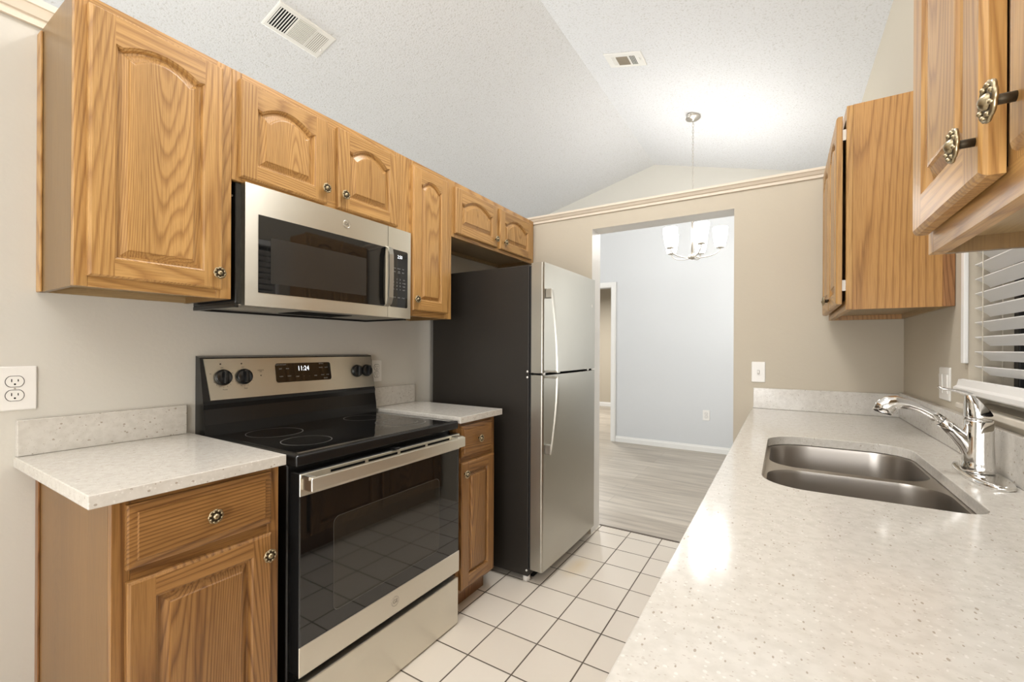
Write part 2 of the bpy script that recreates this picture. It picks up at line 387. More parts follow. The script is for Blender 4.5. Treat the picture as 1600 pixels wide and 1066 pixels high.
# ================================================================== THE SETTING
FZ = -0.015
XL, XR, YW, YD = -1.834, 0.488, 2.765, 5.71
RX, RZ, SL = -1.406, 3.568, 0.26
def ceil_z(x): return RZ - SL * abs(x - RX)
b = B(); b.box(XL - 0.12, XR, -1.2, 2.945, FZ - 0.05, FZ, M_TILE); struct(b, 'floor')
b = B(); b.box(-6.6, 0.7, 2.945, 9.4, FZ - 0.05, FZ + 0.001, M_VINYL); b.box(-6.6, XL - 0.12, -4.3, 2.945, FZ - 0.05, FZ, M_VINYL); b.box(XL - 0.12, 0.9, -4.3, -1.2, FZ - 0.05, FZ, M_VINYL); struct(b, 'floor')
b = B(); b.box(-1.09, -0.24, 2.935, 2.952, FZ, FZ + 0.003, plain('threshold_dark', (0.09, 0.065, 0.045), 0.5)); struct(b, 'trim_6')
# vaulted ceiling, ridge running along the galley
b = B()
xs = [-6.6, RX, 0.75]
lo = [[(x, y, ceil_z(x)) for x in xs] for y in (-4.3, YD + 0.02)]; hi = [[(x, y, ceil_z(x) + 0.1) for x in xs] for y in (-4.3, YD + 0.02)]
prof = [(x, ceil_z(x)) for x in xs] + [(x, ceil_z(x) + 0.1) for x in reversed(xs)]
b.prism(prof, lambda u, v, t: (u, t, v), -4.3, YD + 0.02, P_CEIL); struct(b, 'ceiling')
# left half wall
b = B(); b.box(XL - 0.12, XL, -1.0, YW + 0.13, FZ, 2.165, P_GREIGE); struct(b, 'wall_left')
# far half wall with the doorway
b = B()
OX0, OX1, OZ = -1.086, -0.240, 2.013
T = 0.15
b.box(XL, OX0, YW, YW + T, FZ, 2.132, P_BEIGE); b.box(OX1, XR, YW, YW + T, FZ, 2.132, P_BEIGE); b.box(OX0, OX1, YW, YW + T, OZ, 2.132, P_BEIGE)
bm = b.bm; gi = b.mi(P_WHITE)
for f in bm.faces:
    c = f.calc_center_median()
    if c.y > YW + T - 0.001 or (abs(c.y - YW - T / 2) < 0.01 and OX0 - 0.001 < c.x < OX1 + 0.001 and c.z < OZ + 0.001): f.material_index = gi
struct(b, 'wall_far')
# right wall with window opening
WY0, WY1, WZ0, WZ1 = 0.96, 1.905, 1.055, 2.06
b = B()
b.box(XR, XR + 0.16, -4.3, WY0, FZ, 3.4, P_BEIGE); b.box(XR, XR + 0.16, WY1, 9.4, FZ, 3.4, P_BEIGE)
b.box(XR, XR + 0.16, WY0, WY1, FZ, WZ0, P_BEIGE); b.box(XR, XR + 0.16, WY0, WY1, WZ1, 3.4, P_BEIGE); struct(b, 'wall_right')
# dining wall (gable) with a cased doorway
DX0, DX1, DZ = -2.78, -1.955, 2.045
b = B()
b.box(-6.6, DX0, YD, YD + 0.12, FZ, 2.95, P_GRAY); b.box(DX1, 0.7, YD, YD + 0.12, FZ, 2.95, P_GRAY); b.box(DX0, DX1, YD, YD + 0.12, DZ, 2.95, P_GRAY); b.box(-6.6, 0.7, YD, YD + 0.12, 2.95, 3.7, P_GREIGE); struct(b, 'wall_dining')
b = B()
for x0, x1 in ((DX1 - 0.012, DX1 + 0.055), (DX0 - 0.055, DX0 + 0.012)):
    b.box(x0, x1, YD - 0.016, YD - 0.001, FZ, DZ + 0.066, P_WHITE, 0.004); b.box(x0 + 0.012, x1 - 0.012, YD - 0.021, YD - 0.016, FZ, DZ + 0.05, P_WHITE, 0.002)
b.box(DX0 + 0.012, DX1 - 0.012, YD - 0.016, YD - 0.001, DZ - 0.002, DZ + 0.066, P_WHITE, 0.004); b.box(DX0, DX1, YD - 0.021, YD - 0.016, DZ + 0.012, DZ + 0.052, P_WHITE, 0.002)
b.box(DX1 - 0.016, DX1 - 0.001, YD, YD + 0.12, FZ, DZ - 0.002, P_WHITE); b.box(DX0 + 0.001, DX0 + 0.016, YD, YD + 0.12, FZ, DZ - 0.002, P_WHITE)
struct(b, 'trim_3')
def baseboard(name, x0, x1, y, h=0.078):
    b = B(); b.prism([(0, FZ), (0.014, FZ), (0.014, FZ + h * 0.7), (0.009, FZ + h * 0.8), (0.007, FZ + h), (0, FZ + h)], lambda u, v, t: (t, y - 0.001 - u, v), x0, x1, P_WHITE); return struct(b, name)
baseboard('baseboard_dining', DX1 + 0.057, XR - 0.005, YD)
b = B(); b.box(-6.6, 0.7, 9.1, 9.2, FZ, 2.7, P_BEIGE); struct(b, 'wall_hall_back')
b = B(); b.box(-6.6, 0.7, YD + 0.12, 9.2, 2.55, 2.6, P_CEIL); struct(b, 'ceiling_hall')
baseboard('baseboard_hall', -6.5, 0.4, 9.1, 0.09)
# outer walls that close the house
b = B(); b.box(-6.72, -6.6, -4.3, 9.4, FZ, 3.4, P_GRAY); struct(b, 'wall_living')
b = B(); b.box(-6.6, 0.65, -4.42, -4.3, FZ, 3.7, P_GREIGE); struct(b, 'wall_back')
# crown caps on the half walls
b = B()
crown = [(0.0, 2.135), (0.010, 2.135), (0.010, 2.156), (0.016, 2.158), (0.026, 2.182), (0.030, 2.184), (0.030, 2.203), (-0.02, 2.203), (-0.02, 2.166), (0.0, 2.166)]
b.prism(crown, lambda u, v, t: (XL + 0.0005 + u, t, v), -1.0, 2.70, P_CROWN); struct(b, 'trim_1')
b = B()
crown2 = [(0.0, 2.106), (0.008, 2.106), (0.008, 2.122), (0.014, 2.124), (0.024, 2.140), (0.028, 2.141), (0.028, 2.154), (-T - 0.03, 2.154), (-T - 0.03, 2.1325), (0.0, 2.1325)]
b.prism(crown2, lambda u, v, t: (t, YW - 0.0005 - u, v), XL + 0.035, XR, P_CROWN); struct(b, 'trim_2')
# window in the right wall
b = B()
fx = XR + 0.097
for y0, y1, z0, z1 in ((WY0, WY1, WZ0, WZ0 + 0.035), (WY0, WY1, WZ1 - 0.035, WZ1), (WY0, WY0 + 0.035, WZ0, WZ1), (WY1 - 0.035, WY1, WZ0, WZ1), (WY0 + 0.035, WY1 - 0.035, 1.54, 1.575)):
    b.box(fx, fx + 0.04, y0, y1, z0, z1, M_BRONZE, 0.003)
wf = struct(b, 'window_1')
b = B(); b.box(fx + 0.018, fx + 0.022, WY0 + 0.036, WY1 - 0.036, WZ0 + 0.036, WZ1 - 0.036, M_PANE); b.done('window_pane', wf)
b = B(); b.box(XR - 0.022, XR + 0.045, WY0 - 0.03, WY1 + 0.03, WZ0 - 0.020, WZ0 - 0.001, paint('sill_marble', (0.70, 0.64, 0.54), 0.0, 0.25), 0.004); o = struct(b, 'trim_4')
b = B(); b.box(XR - 0.012, XR - 0.0005, WY1 - 0.004, WY1 + 0.022, 1.178, 2.06, P_WHITE, 0.002); struct(b, 'trim_5')

# ================================================================== CABINETRY
def arch(s):
    """cathedral curve 0..1 : flat shoulder, small ogee, low arc"""
    t = abs(s - 0.5) * 2
    if t > 0.955: return 0.16
    if t > 0.88: return 0.16 * math.sin((t - 0.88) / 0.075 * PI / 2) ** 2
    return 1 - (t / 0.88) ** 2
def add_door(b, P, w, h, rise=0.042, stile=0.052, rail=0.050, top=0.083, arched=True, oaks=None):
    """raised-panel door; P(u, v, d) maps face coordinates to the world"""
    OAK_Z, OAK_Y, OAK_P = oaks or UPPER
    th, e = 0.019, 0.006
    M = 28
    u0, u1, v0, vs = stile, w - stile, rail, h - top
    if not arched: vs = h - rail; rise = 0
    def outline(ins, dep, archdrop=None):
        drop = ins if archdrop is None else archdrop
        pts = [(u0 + ins, v0 + ins), (u1 - ins, v0 + ins)]
        for k in range(M + 1):
            s = 1 - k / M
            pts.append((u0 + ins + (u1 - u0 - 2 * ins) * s, vs + rise * arch(s) - drop))
        return [P(u, v, dep) for u, v in pts]
    # outer edge and back
    def rect(i, d): return [P(i, i, d), P(w - i, i, d), P(w - i, h - i, d), P(i, h - i, d)]
    b.loops([rect(0, -th), rect(0, -0.006), rect(0.002, -0.0025), rect(e, 0)], OAK_Z, True, True, False)
    # frame front
    b.poly([P(e, e, 0), P(u0, e, 0), P(u0, h - e, 0), P(e, h - e, 0)], OAK_Z)
    b.poly([P(u1, e, 0), P(w - e, e, 0), P(w - e, h - e, 0), P(u1, h - e, 0)], OAK_Z)
    b.poly([P(u0, e, 0), P(u1, e, 0), P(u1, v0, 0), P(u0, v0, 0)], OAK_Y)
    for k in range(M):
        a, c = k / M, (k + 1) / M; ua, uc = u0 + (u1 - u0) * a, u0 + (u1 - u0) * c
        b.poly([P(ua, vs + rise * arch(a), 0), P(uc, vs + rise * arch(c), 0), P(uc, h - e, 0), P(ua, h - e, 0)], OAK_Y)
    # sticking, groove, raised field
    i1 = 0.028 if w > 0.28 else 0.022
    b.loops([outline(0, 0), outline(0.003, -0.0035), outline(0.005, -0.0045), outline(0.008, -0.0120), outline(0.013, -0.0120)], OAK_Z)
    r = b.loops([outline(0.013, -0.0120), outline(i1, -0.0045), outline(i1 + 0.002, -0.001), outline(i1 + 0.005, -0.0005)], OAK_P, True, False, True)
def add_drawer_front(b, P, w, h):
    OAK_Y = OAK_BY
    th = 0.019
    def rect(i, d): return [P(i, i, d), P(w - i, i, d), P(w - i, h - i, d), P(i, h - i, d)]
    b.loops([rect(0, -th), rect(0, -0.008), rect(0.004, -0.006), rect(0.018, -0.004), rect(0.020, 0.0)], OAK_Y, True, True, True)
def knob(parent, c, sgn, k_=1.0):
    """ornate antique brass rosette knob standing off along x"""
    b = B(); ax = (sgn, 0, 0); n = 48; c = tuple(c); c0 = Vector(c)
    b.lathe([(0.0045, 0), (0.0045, 0.016)], c, ax, M_BRASSD, 16)
    pet = lambda a, r: 1 + (0.10 * abs(math.cos(4 * a)) ** 0.7 if r > 0.009 else 0)
    b.lathe([(0.004, 0.014), (0.0165, 0.0155), (0.0172, 0.0175), (0.0150, 0.0195), (0.0125, 0.0180)], c, ax, M_BRASS, n, pet, True, True, False)
    b.lathe([(0.0125, 0.0180), (0.0100, 0.0178), (0.0075, 0.0182)], c, ax, M_BRASSD, n, pet, True, False, False)
    b.lathe([(0.0075, 0.0182), (0.0070, 0.0200), (0.0050, 0.0225), (0.0025, 0.0238), (0.0004, 0.0241)], c, ax, M_BRASS, n, None, True, False, True)
    for k in range(8):
        a = k * PI / 4 + PI / 8; p = Vector(c) + Vector((sgn * 0.0185, math.cos(a) * 0.0137, math.sin(a) * 0.0137))
        b.lathe([(0.0002, 0.0028), (0.0018, 0.0022), (0.0028, 0), (0.002, -0.002)], p, ax, M_BRASS, 8)
    for v in b.bm.verts:
        v.co.y = c0.y + (v.co.y - c0.y) * k_; v.co.z = c0.z + (v.co.z - c0.z) * k_
    return b.done('knob', parent)
def PL(x, y, z): return lambda u, v, d: (x + d, y + u, z + v)       # face looking to +x
def PR(x, y, z): return lambda u, v, d: (x - d, y - u, z + v)       # face looking to -x (y = far edge)

def upper_cabinet(loc, label, sgn, xw, xf, y0, y1, z0, z1, doors, group, side=OAK_S, near_side=True, scribe=False, gap=0.0, stl=0.028, mull=None, stl2=None):
    """doors = list of (ya, yb, za, zb, knob_y, knob_z, arch_rise); sgn = facing direction on x"""
    t = empty('wall_cabinet', loc, label, 'kitchen cabinet', group)
    th = 0.019
    xb = xf - sgn * th
    b = B()
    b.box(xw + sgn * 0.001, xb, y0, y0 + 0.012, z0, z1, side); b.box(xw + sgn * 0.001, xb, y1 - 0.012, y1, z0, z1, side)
    b.box(xw + sgn * 0.001, xb, y0 + 0.012, y1 - 0.012, z0 + 0.022, z0 + 0.034, OAK_B); b.box(xw + sgn * 0.001, xb, y0 + 0.012, y1 - 0.012, z1 - 0.014, z1 - 0.002, OAK_B)
    b.box(xw + sgn * 0.001, xw + sgn * 0.013, y0 + 0.012, y1 - 0.012, z0 + 0.001, z0 + 0.022, OAK_B); b.box(xw + sgn * 0.001, xw + sgn * 0.006, y0 + 0.012, y1 - 0.012, z0 + 0.034, z1 - 0.014, OAK_B)
    b.done('carcass', t)
    b = B()
    lo, hi = min(xf, xb), max(xf, xb)
    s2 = stl2 or stl
    b.box(lo, hi, y0, y0 + stl, z0, z1, OAK_Z, 0.0012, 1); b.box(lo, hi, y1 - s2, y1, z0, z1, OAK_Z, 0.0012, 1)
    b.box(lo, hi, y0 + stl, y1 - s2, z0, z0 + 0.038, OAK_Y); b.box(lo, hi, y0 + stl, y1 - s2, z1 - 0.040, z1, OAK_Y)
    if mull: b.box(lo, hi, mull[0] - 0.008, mull[1] + 0.008, z0 + 0.038, z1 - 0.040, OAK_Z)
    b.done('face_frame', t)
    for ya, yb, za, zb, ky, kz, rise in doors:
        b = B(); x = xf + sgn * (th + gap + 0.0006)
        if sgn > 0: add_door(b, PL(x, ya, za), yb - ya, zb - za, rise)
        else: add_door(b, PR(x, yb, za), yb - ya, zb - za, rise)
        d = b.done('door', t)
        knob(d, (x, ky, kz), sgn)
        if gap > 0:
            for hz in (za + 0.07, zb - 0.07):
                b = B(); b.box(xf + sgn * 0.0003, x - sgn * (th + 0.0003), ya + 0.002 if ky > (ya + yb) / 2 else yb - 0.022, ya + 0.022 if ky > (ya + yb) / 2 else yb - 0.002, hz - 0.02, hz + 0.02, M_NICKEL); b.done('hinge', d)
    if scribe:
        b = B(); b.box(xw + sgn * 0.001, xw + sgn * (0.038 if scribe is True else scribe), y0 - 0.006, y0 - 0.0003, z0, z1 - 0.01, OAK_D if sgn < 0 else OAK_Z, 0.0015, 1); b.done('scribe_strip', t)
    return t
GU = 'oak wall cabinets above the range wall'
XF = -1.5294
upper_cabinet((XL, 0.546, 1.3722), 'tall single-door oak wall cabinet left of the microwave, nearest the camera', 1, XL, XF, 0.360, 0.7335, 1.3722, 2.1243,
    [(0.384, 0.7005, 1.399, 2.100, 0.684, 1.448, 0.031)], GU, scribe=True, stl2=0.045)
upper_cabinet((XL, 1.13, 1.764), 'short two-door oak wall cabinet directly above the microwave', 1, XL, XF, 0.7345, 1.5260, 1.764, 2.1243,
    [(0.754, 1.075, 1.776, 2.098, 1.060, 1.830, 0.038), (1.124, 1.443, 1.776, 2.098, 1.146, 1.830, 0.038)], GU, mull=(1.075, 1.124), stl=0.03, stl2=0.095)
upper_cabinet((XL, 1.685, 1.3722), 'narrow tall single-door oak wall cabinet between microwave and refrigerator', 1, XL, XF, 1.5270, 1.8440, 1.3722, 2.1243,
    [(1.541, 1.798, 1.399, 2.098, 1.556, 1.452, 0.034)], GU, stl=0.028, stl2=0.06)
upper_cabinet((XL, 2.3, 1.8217), 'shallow two-door oak wall cabinet over the refrigerator', 1, XL, XF, 1.8450, 2.7553, 1.8217, 2.1243,
    [(1.862, 2.268, 1.841, 2.094, 2.244, 1.889, 0.044), (2.300, 2.702, 1.841, 2.094, 2.346, 1.889, 0.044)], GU, mull=(2.268, 2.300), stl2=0.07)
b = B(); b.box(XF - 0.02, XF - 0.004, 2.7558, YW - 0.0008, 1.8217, 2.115, OAK_D); b.box(XL + 0.001, XF - 0.02, 2.7558, YW - 0.0008, 1.8217, 2.10, OAK_D)
tag(b.done('filler_strip'), 'dark narrow oak filler strip between over-refrigerator cabinet and far wall', 'filler strip')
GR = 'oak wall cabinets on the window wall'
upper_cabinet((XR, 2.39, 1.3665), 'oak wall cabinet in the far right corner, showing its broad grained side', -1, XR, 0.1955, 2.030, 2.750, 1.3665, 2.120,
    [(2.046, 2.366, 1.389, 2.092, 2.340, 1.432, 0.042), (2.374, 2.715, 1.389, 2.092, 2.400, 1.432, 0.042)], GR, side=OAK_C, scribe=0.032, gap=0.010, mull=(2.366, 2.374), stl2=0.05)
upper_cabinet((XR, 0.60, 1.3665), 'oak wall cabinet at top right, closest to camera, seen from below', -1, XR, 0.1930, 0.272, 0.932, 1.3665, 2.120,
    [(0.635, 0.917, 1.396, 2.092, 0.650, 1.437, 0.034), (0.288, 0.571, 1.396, 2.092, 0.5525, 1.438, 0.034)], GR, gap=0.003, mull=(0.571, 0.635))

def base_cabinet(loc, label, y0, y1, xf, drawer, door, kd, kk, panel_side=True):
    t = empty('base_cabinet', loc, label, 'kitchen cabinet', 'oak base cabinets beside the range')
    th = 0.019; xb = xf - th; zt = 0.8765
    b = B()
    toe = [(XL + 0.001, FZ), (xf - 0.062, FZ), (xf - 0.062, 0.088), (xb, 0.088), (xb, zt), (XL + 0.001, zt)]
    for ya, yb in ((y0, y0 + 0.012), (y1 - 0.012, y1)):
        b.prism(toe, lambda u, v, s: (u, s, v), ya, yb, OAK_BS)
    b.box(XL + 0.001, xb, y0 + 0.012, y1 - 0.012, 0.088, 0.100, OAK_B); b.box(XL + 0.001, XL + 0.006, y0 + 0.012, y1 - 0.012, 0.10, zt, OAK_B)
    b.done('carcass', t)
    b = B()
    b.box(xb, xf, y0, y0 + 0.034, 0.088, zt, OAK_BZ, 0.0012, 1); b.box(xb, xf, y1 - 0.034, y1, 0.088, zt, OAK_BZ, 0.0012, 1)
    for za, zb in ((0.088, 0.125), (0.680, 0.722), (0.845, zt)): b.box(xb, xf, y0 + 0.034, y1 - 0.034, za, zb, OAK_BY)
    b.done('face_frame', t)
    b = B(); b.box(xf - 0.080, xf - 0.0625, y0 + 0.012, y1 - 0.012, FZ, 0.0875, OAK_D); b.done('toe_kick', t)
    if not panel_side: pass
    else:
        b = B(); b.box(XL + 0.001, XL + 0.028, y0 - 0.005, y0 - 0.0003, FZ, zt - 0.001, OAK_D, 0.001, 1); b.done('scribe_strip', t)
    x = xf + th + 0.0006
    b = B(); add_drawer_front(b, PL(x, drawer[0], drawer[2]), drawer[1] - drawer[0], drawer[3] - drawer[2]); d = b.done('drawer', t); knob(d, (x, *kd), 1)
    b = B(); add_door(b, PL(x, door[0], door[2]), door[1] - door[0], door[3] - door[2], arched=False, oaks=BASE); d = b.done('door', t); knob(d, (x, *kk), 1)
    return t
base_cabinet((XL, 0.55, FZ), 'oak base cabinet with drawer left of the range, pale side showing', 0.360, 0.7385, -1.262,
    (0.384, 0.710, 0.713, 0.860), (0.384, 0.710, 0.105, 0.686), (0.555, 0.786), (0.695, 0.630))
base_cabinet((XL, 1.71, FZ), 'narrow oak base cabinet with drawer between range and refrigerator', 1.562, 1.868, -1.262,
    (1.584, 1.838, 0.713, 0.860), (1.584, 1.846, 0.108, 0.690), (1.711, 0.787), (1.602, 0.640), panel_side=False)

# base cabinets carrying the long sink counter
t = empty('base_cabinet', (XR, 1.2, FZ), 'long oak base cabinet run under the white sink counter at right', 'kitchen cabinet', 'oak base cabinets under the sink counter')
xq = -0.085
b = B()
for y in (-0.70, 0.20, 1.02, 2.10, 2.745):
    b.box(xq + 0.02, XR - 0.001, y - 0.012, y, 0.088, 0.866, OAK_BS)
b.box(xq + 0.02, XR - 0.001, -0.70, 2.745, 0.088, 0.100, OAK_B); b.box(XR - 0.008, XR - 0.001, -0.70, 2.745, 0.10, 0.866, OAK_B)
b.done('carcass', t)
b = B(); b.box(xq + 0.062, xq + 0.08, -0.70, 2.745, FZ, 0.0875, OAK_D); b.done('toe_kick', t)
b = B()
for y in (-0.712, 0.19, 1.01, 2.09, 2.72): b.box(xq, xq + 0.019, y, y + 0.03, 0.088, 0.866, OAK_BZ)
for za, zb in ((0.088, 0.125), (0.68, 0.722), (0.84, 0.866)): b.box(xq, xq + 0.019, -0.682, 2.72, za, zb, OAK_BY)
b.done('face_frame', t)
for ya, yb in ((-0.69, -0.24), (-0.22, 0.19), (0.22, 0.60), (0.62, 1.01), (1.04, 1.55), (1.58, 2.08), (2.12, 2.70)):
    b = B(); add_door(b, PR(xq - 0.0196, yb, 0.108), yb - ya, 0.575, arched=False, oaks=BASE); d = b.done('door', t)
    b = B(); add_drawer_front(b, PR(xq - 0.0196, yb, 0.71), yb - ya, 0.14); d = b.done('drawer', t)

# ================================================================== COUNTERTOPS
def counter(label, x0, x1, y0, y1, z1, th, cat_loc):
    t = empty('countertop', cat_loc, label, 'countertop', 'white speckled quartz countertops')
    b = B(); b.box(x0, x1, y0, y1, z1 - th, z1, M_QUARTZ, 0.002, 2); b.done('slab', t)
    return t
t = counter('small white speckled quartz countertop left of the range, nearest the camera', XL + 0.001, -1.222, 0.312, 0.7385, 0.907, 0.030, (XL, 0.5, 0.877))
b = B(); b.box(XL + 0.001, XL + 0.021, 0.316, 0.725, 0.9075, 1.0085, M_QUARTZ, 0.0015, 1); b.done('backsplash', t)
t = counter('small white speckled quartz countertop between range and refrigerator', XL + 0.001, -1.230, 1.556, 1.898, 0.907, 0.030, (XL, 1.7, 0.877))
b = B(); b.box(XL + 0.001, XL + 0.021, 1.556, 1.868, 0.9075, 1.0075, M_QUARTZ, 0.0015, 1); b.done('backsplash', t)
ZC = 0.8975
t = empty('countertop', (XR, 1.2, 0.8675), 'long white speckled quartz countertop at right holding the sink', 'countertop', 'white speckled quartz countertops')
hole = rrect(-0.046, 0.352, 1.203, 1.932, [0.10, 0.055, 0.100, 0.12], 10)
me = slab_mesh([(-0.1455, -0.75), (XR - 0.001, -0.75), (XR - 0.001, YW - 0.001), (-0.1455, YW - 0.001)], [hole], 0.030, 0.002)
b = B(); b.mesh(me, lambda c: (c.x, c.y, ZC - 0.015 + c.z), M_QUARTZ); b.done('slab', t)
b = B(); b.box(XR - 0.021, XR - 0.001, -0.75, YW - 0.0215, ZC + 0.0005, 1.017, M_QUARTZ, 0.0015, 1); b.box(-0.140, XR - 0.001, YW - 0.021, YW - 0.001, ZC + 0.0005, 1.008, M_QUARTZ, 0.0015, 1); b.done('backsplash', t)

# ================================================================== SINK
t = empty('sink', (0.15, 1.57, 0.69), 'undermount stainless steel double-bowl sink in the right counter', 'sink')
zr = 0.8668
bo = [rrect(-0.038, 0.344, 1.212, 1.522, [0.098, 0.065, 0.085, 0.085], 10), rrect(-0.038, 0.344, 1.556, 1.922, [0.085, 0.085, 0.095, 0.118], 10)]
me = slab_mesh(rrect(-0.066, 0.372, 1.183, 1.952, 0.06, 6), bo, 0.0016)
b = B(); b.mesh(me, lambda c: (c.x, c.y, zr - 0.001 + c.z), M_SINK); b.done('rim', t)
for ring in bo:
    cx = sum(p[0] for p in ring) / len(ring); cy = sum(p[1] for p in ring) / len(ring)
    def ins(s, z, ring=ring, cx=cx, cy=cy): return [(cx + (x - cx) * s, cy + (y - cy) * s, z) for x, y in ring]
    b = B(); b.loops([ins(1, zr), ins(0.99, zr - 0.01), ins(0.965, 0.72), ins(0.945, 0.700), ins(0.88, 0.690), ins(0.25, 0.687)], M_SINK, True, False, True, True)
    o = b.done('bowl', t, fix=False)
    b = B(); b.lathe([(0.044, 0), (0.042, 0.003), (0.030, 0.002), (0.028, -0.004)], (cx, cy, 0.6885), (0, 0, 1), M_CHROME, 24); b.done('drain', t)

# ================================================================== FAUCET
FX, FY = 0.421, 1.570
t = empty('faucet', (FX, FY, ZC), 'chrome single-lever pull-out kitchen faucet behind the sink', 'faucet')
b = B()
PX = 0.4265
def plate_ring(k, z):
    out = []
    for i in range(56):
        a = 2 * PI * i / 56; c, q = math.cos(a), math.sin(a)
        out.append((PX + k * 0.039 * math.copysign(abs(c) ** 0.78, c), FY + (0.137 - (1 - k) * 0.05) * math.copysign(abs(q) ** 0.78, q), z))
    return out
b.loops([plate_ring(1, ZC + 0.0005), plate_ring(1, ZC + 0.006), plate_ring(0.95, ZC + 0.0105), plate_ring(0.8, ZC + 0.0125)], M_CHROME, True, True, True, True); b.done('deck_plate', t)
b = B()
b.lathe([(0.031, 0.0130), (0.0325, 0.016), (0.0325, 0.030), (0.0305, 0.034), (0.0302, 0.040), (0.0285, 0.100), (0.0275, 0.141), (0.0262, 0.1445)], (FX, FY, ZC), (0, 0, 1), M_CHROME, 36); b.done('body', t)
def swept(b, secs, m, n=24):
    """rings given by (top x, top z, bottom x, bottom z, half width), measured from the faucet axis and counter"""
    rings = []
    for tx, tz, bx_, bz, hw in secs:
        mx, mz, hx, hz_ = (tx + bx_) / 2, (tz + bz) / 2, (tx - bx_) / 2, (tz - bz) / 2
        rings.append([(FX + mx + hx * math.cos(2 * PI * k / n), FY + hw * math.sin(2 * PI * k / n), ZC + mz + hz_ * math.cos(2 * PI * k / n)) for k in range(n)])
    b.loops(rings, m, True, True, True, True)
b = B()
swept(b, [(0.004, 0.102, 0.000, 0.034, 0.016), (-0.012, 0.1055, -0.020, 0.030, 0.0185), (-0.022, 0.1115, -0.0265, 0.046, 0.0190), (-0.034, 0.1215, -0.036, 0.070, 0.0186), (-0.047, 0.1335, -0.054, 0.098, 0.0178), (-0.0600, 0.1453, -0.0775, 0.1243, 0.0168)], M_CHROME); b.done('spout', t)
b = B(); swept(b, [(-0.0601, 0.1454, -0.0776, 0.1244, 0.0162), (-0.0612, 0.1464, -0.0788, 0.1254, 0.0162)], M_RUBBER); b.done('joint_ring', t)
b = B()
swept(b, [(-0.0613, 0.1465, -0.0789, 0.1255, 0.0168), (-0.085, 0.1645, -0.098, 0.1435, 0.0160), (-0.108, 0.1775, -0.114, 0.1535, 0.0155), (-0.135, 0.1885, -0.134, 0.1610, 0.0162), (-0.160, 0.1960, -0.150, 0.1615, 0.0190), (-0.183, 0.1930, -0.1595, 0.1560, 0.0212), (-0.201, 0.1790, -0.1640, 0.1480, 0.0220), (-0.2105, 0.1560, -0.1655, 0.1430, 0.0215)], M_CHROME); sh = b.done('spray_head', t)
b = B(); swept(b, [(-0.2060, 0.1545, -0.1690, 0.1436, 0.0185), (-0.2062, 0.1525, -0.1695, 0.1416, 0.0180)], M_RUBBER); b.done('nozzle', sh)
b = B()
rings = []
for h, r, tl, sx in ((0.1455, 0.0268, 0.0, 0.0), (0.1520, 0.0272, 0.001, 0.0), (0.1640, 0.0266, 0.005, -0.0005), (0.1800, 0.0240, 0.012, -0.003), (0.1945, 0.0190, 0.015, -0.007), (0.2055, 0.0120, 0.010, -0.012), (0.2105, 0.0050, 0.004, -0.016)):
    rings.append([(FX + sx + r * math.cos(2 * PI * k / 32), FY + r * math.sin(2 * PI * k / 32), ZC + h - tl * math.cos(2 * PI * k / 32)) for k in range(32)])
b.loops(rings, M_CHROME, True, True, True, True)
b.tube([(FX - 0.010, FY, ZC + 0.202), (FX - 0.024, FY, ZC + 0.2105), (FX - 0.040, FY, ZC + 0.2160), (FX - 0.056, FY, ZC + 0.2185), (FX - 0.068, FY, ZC + 0.2205), (FX - 0.076, FY, ZC + 0.2245)], [0.013, 0.0130, 0.0115, 0.0095, 0.0085, 0.0045], M_CHROME, 14, flat=[0.7, 0.5, 0.40, 0.38, 0.42, 0.5])
b.done('lever_handle', t)

# ================================================================== RANGE
RY0, RY1 = 0.7840, 1.5440
t = empty('range', (XL, 1.163, FZ), 'freestanding stainless steel and black electric range with glass cooktop', 'oven range')
b = B(); b.box(XL + 0.012, -1.285, RY0 - 0.006, RY1 + 0.002, 0.02, 0.858, M_BLACK, 0.004, 1)
for y in (RY0 + 0.05, RY1 - 0.05):
    for x in (-1.75, -1.34): b.lathe([(0.018, FZ + 0.0005), (0.018, 0.02)], (x, y, 0), (0, 0, 1), M_BLACK, 12)
b.done('body', t)
b = B(); b.box(-1.790, -1.234, RY0 - 0.008, RY1 + 0.001, 0.856, 0.893, M_BLACK, 0.007, 3)
b.box(-1.760, -1.252, RY0 + 0.012, RY1 - 0.020, 0.8925, 0.8940, M_GLASS_B, 0.0006, 1); ct = b.done('cooktop', t)
for (cx, cy, r, r2) in ((-1.41, 0.925, 0.080, 0), (-1.64, 0.945, 0.095, 0), (-1.42, 1.375, 0.105, 0.07), (-1.65, 1.36, 0.080, 0)):
    b = B()
    for rr in (r, r2):
        if rr: b.lathe([(rr, 0), (rr + 0.0022, 0)], (cx, cy, 0.8943), (0, 0, 1), M_RING, 48, cap0=False, cap1=False)
    b.done('burner_ring', ct)
# back guard
BX = -1.790
BY0, BY1 = 0.757, 1.533
b = B()
sec = [(XL + 0.006, 0.856), (-1.752, 0.856), (-1.756, 0.935), (-1.766, 0.990), (-1.764, 1.008), (-1.770, 1.018), (-1.797, 1.178), (XL + 0.006, 1.184)]
b.prism(sec, lambda u, v, s: (u, s, v), BY0, BY1, M_BLACK); g = b.done('backguard', t)
def BG(u, v, d):       # sloping control panel face, u along y, v up the face
    k = (v - 1.018) / (1.178 - 1.018); return (-1.770 - 0.027 * k + d + 0.0005, u, v)
b = B()
pr = [(BY0 + 0.024, 1.022), (BY1 - 0.004, 1.022), (BY1 - 0.004, 1.173), (BY0 + 0.010, 1.173)]
b.loops([[BG(u, v, 0) for u, v in pr], [BG(u, v, 0.003) for u, v in pr]], M_STEEL, True, True, True)
def BT(u, v, d): return BG(u, v, 0.0034 + d)
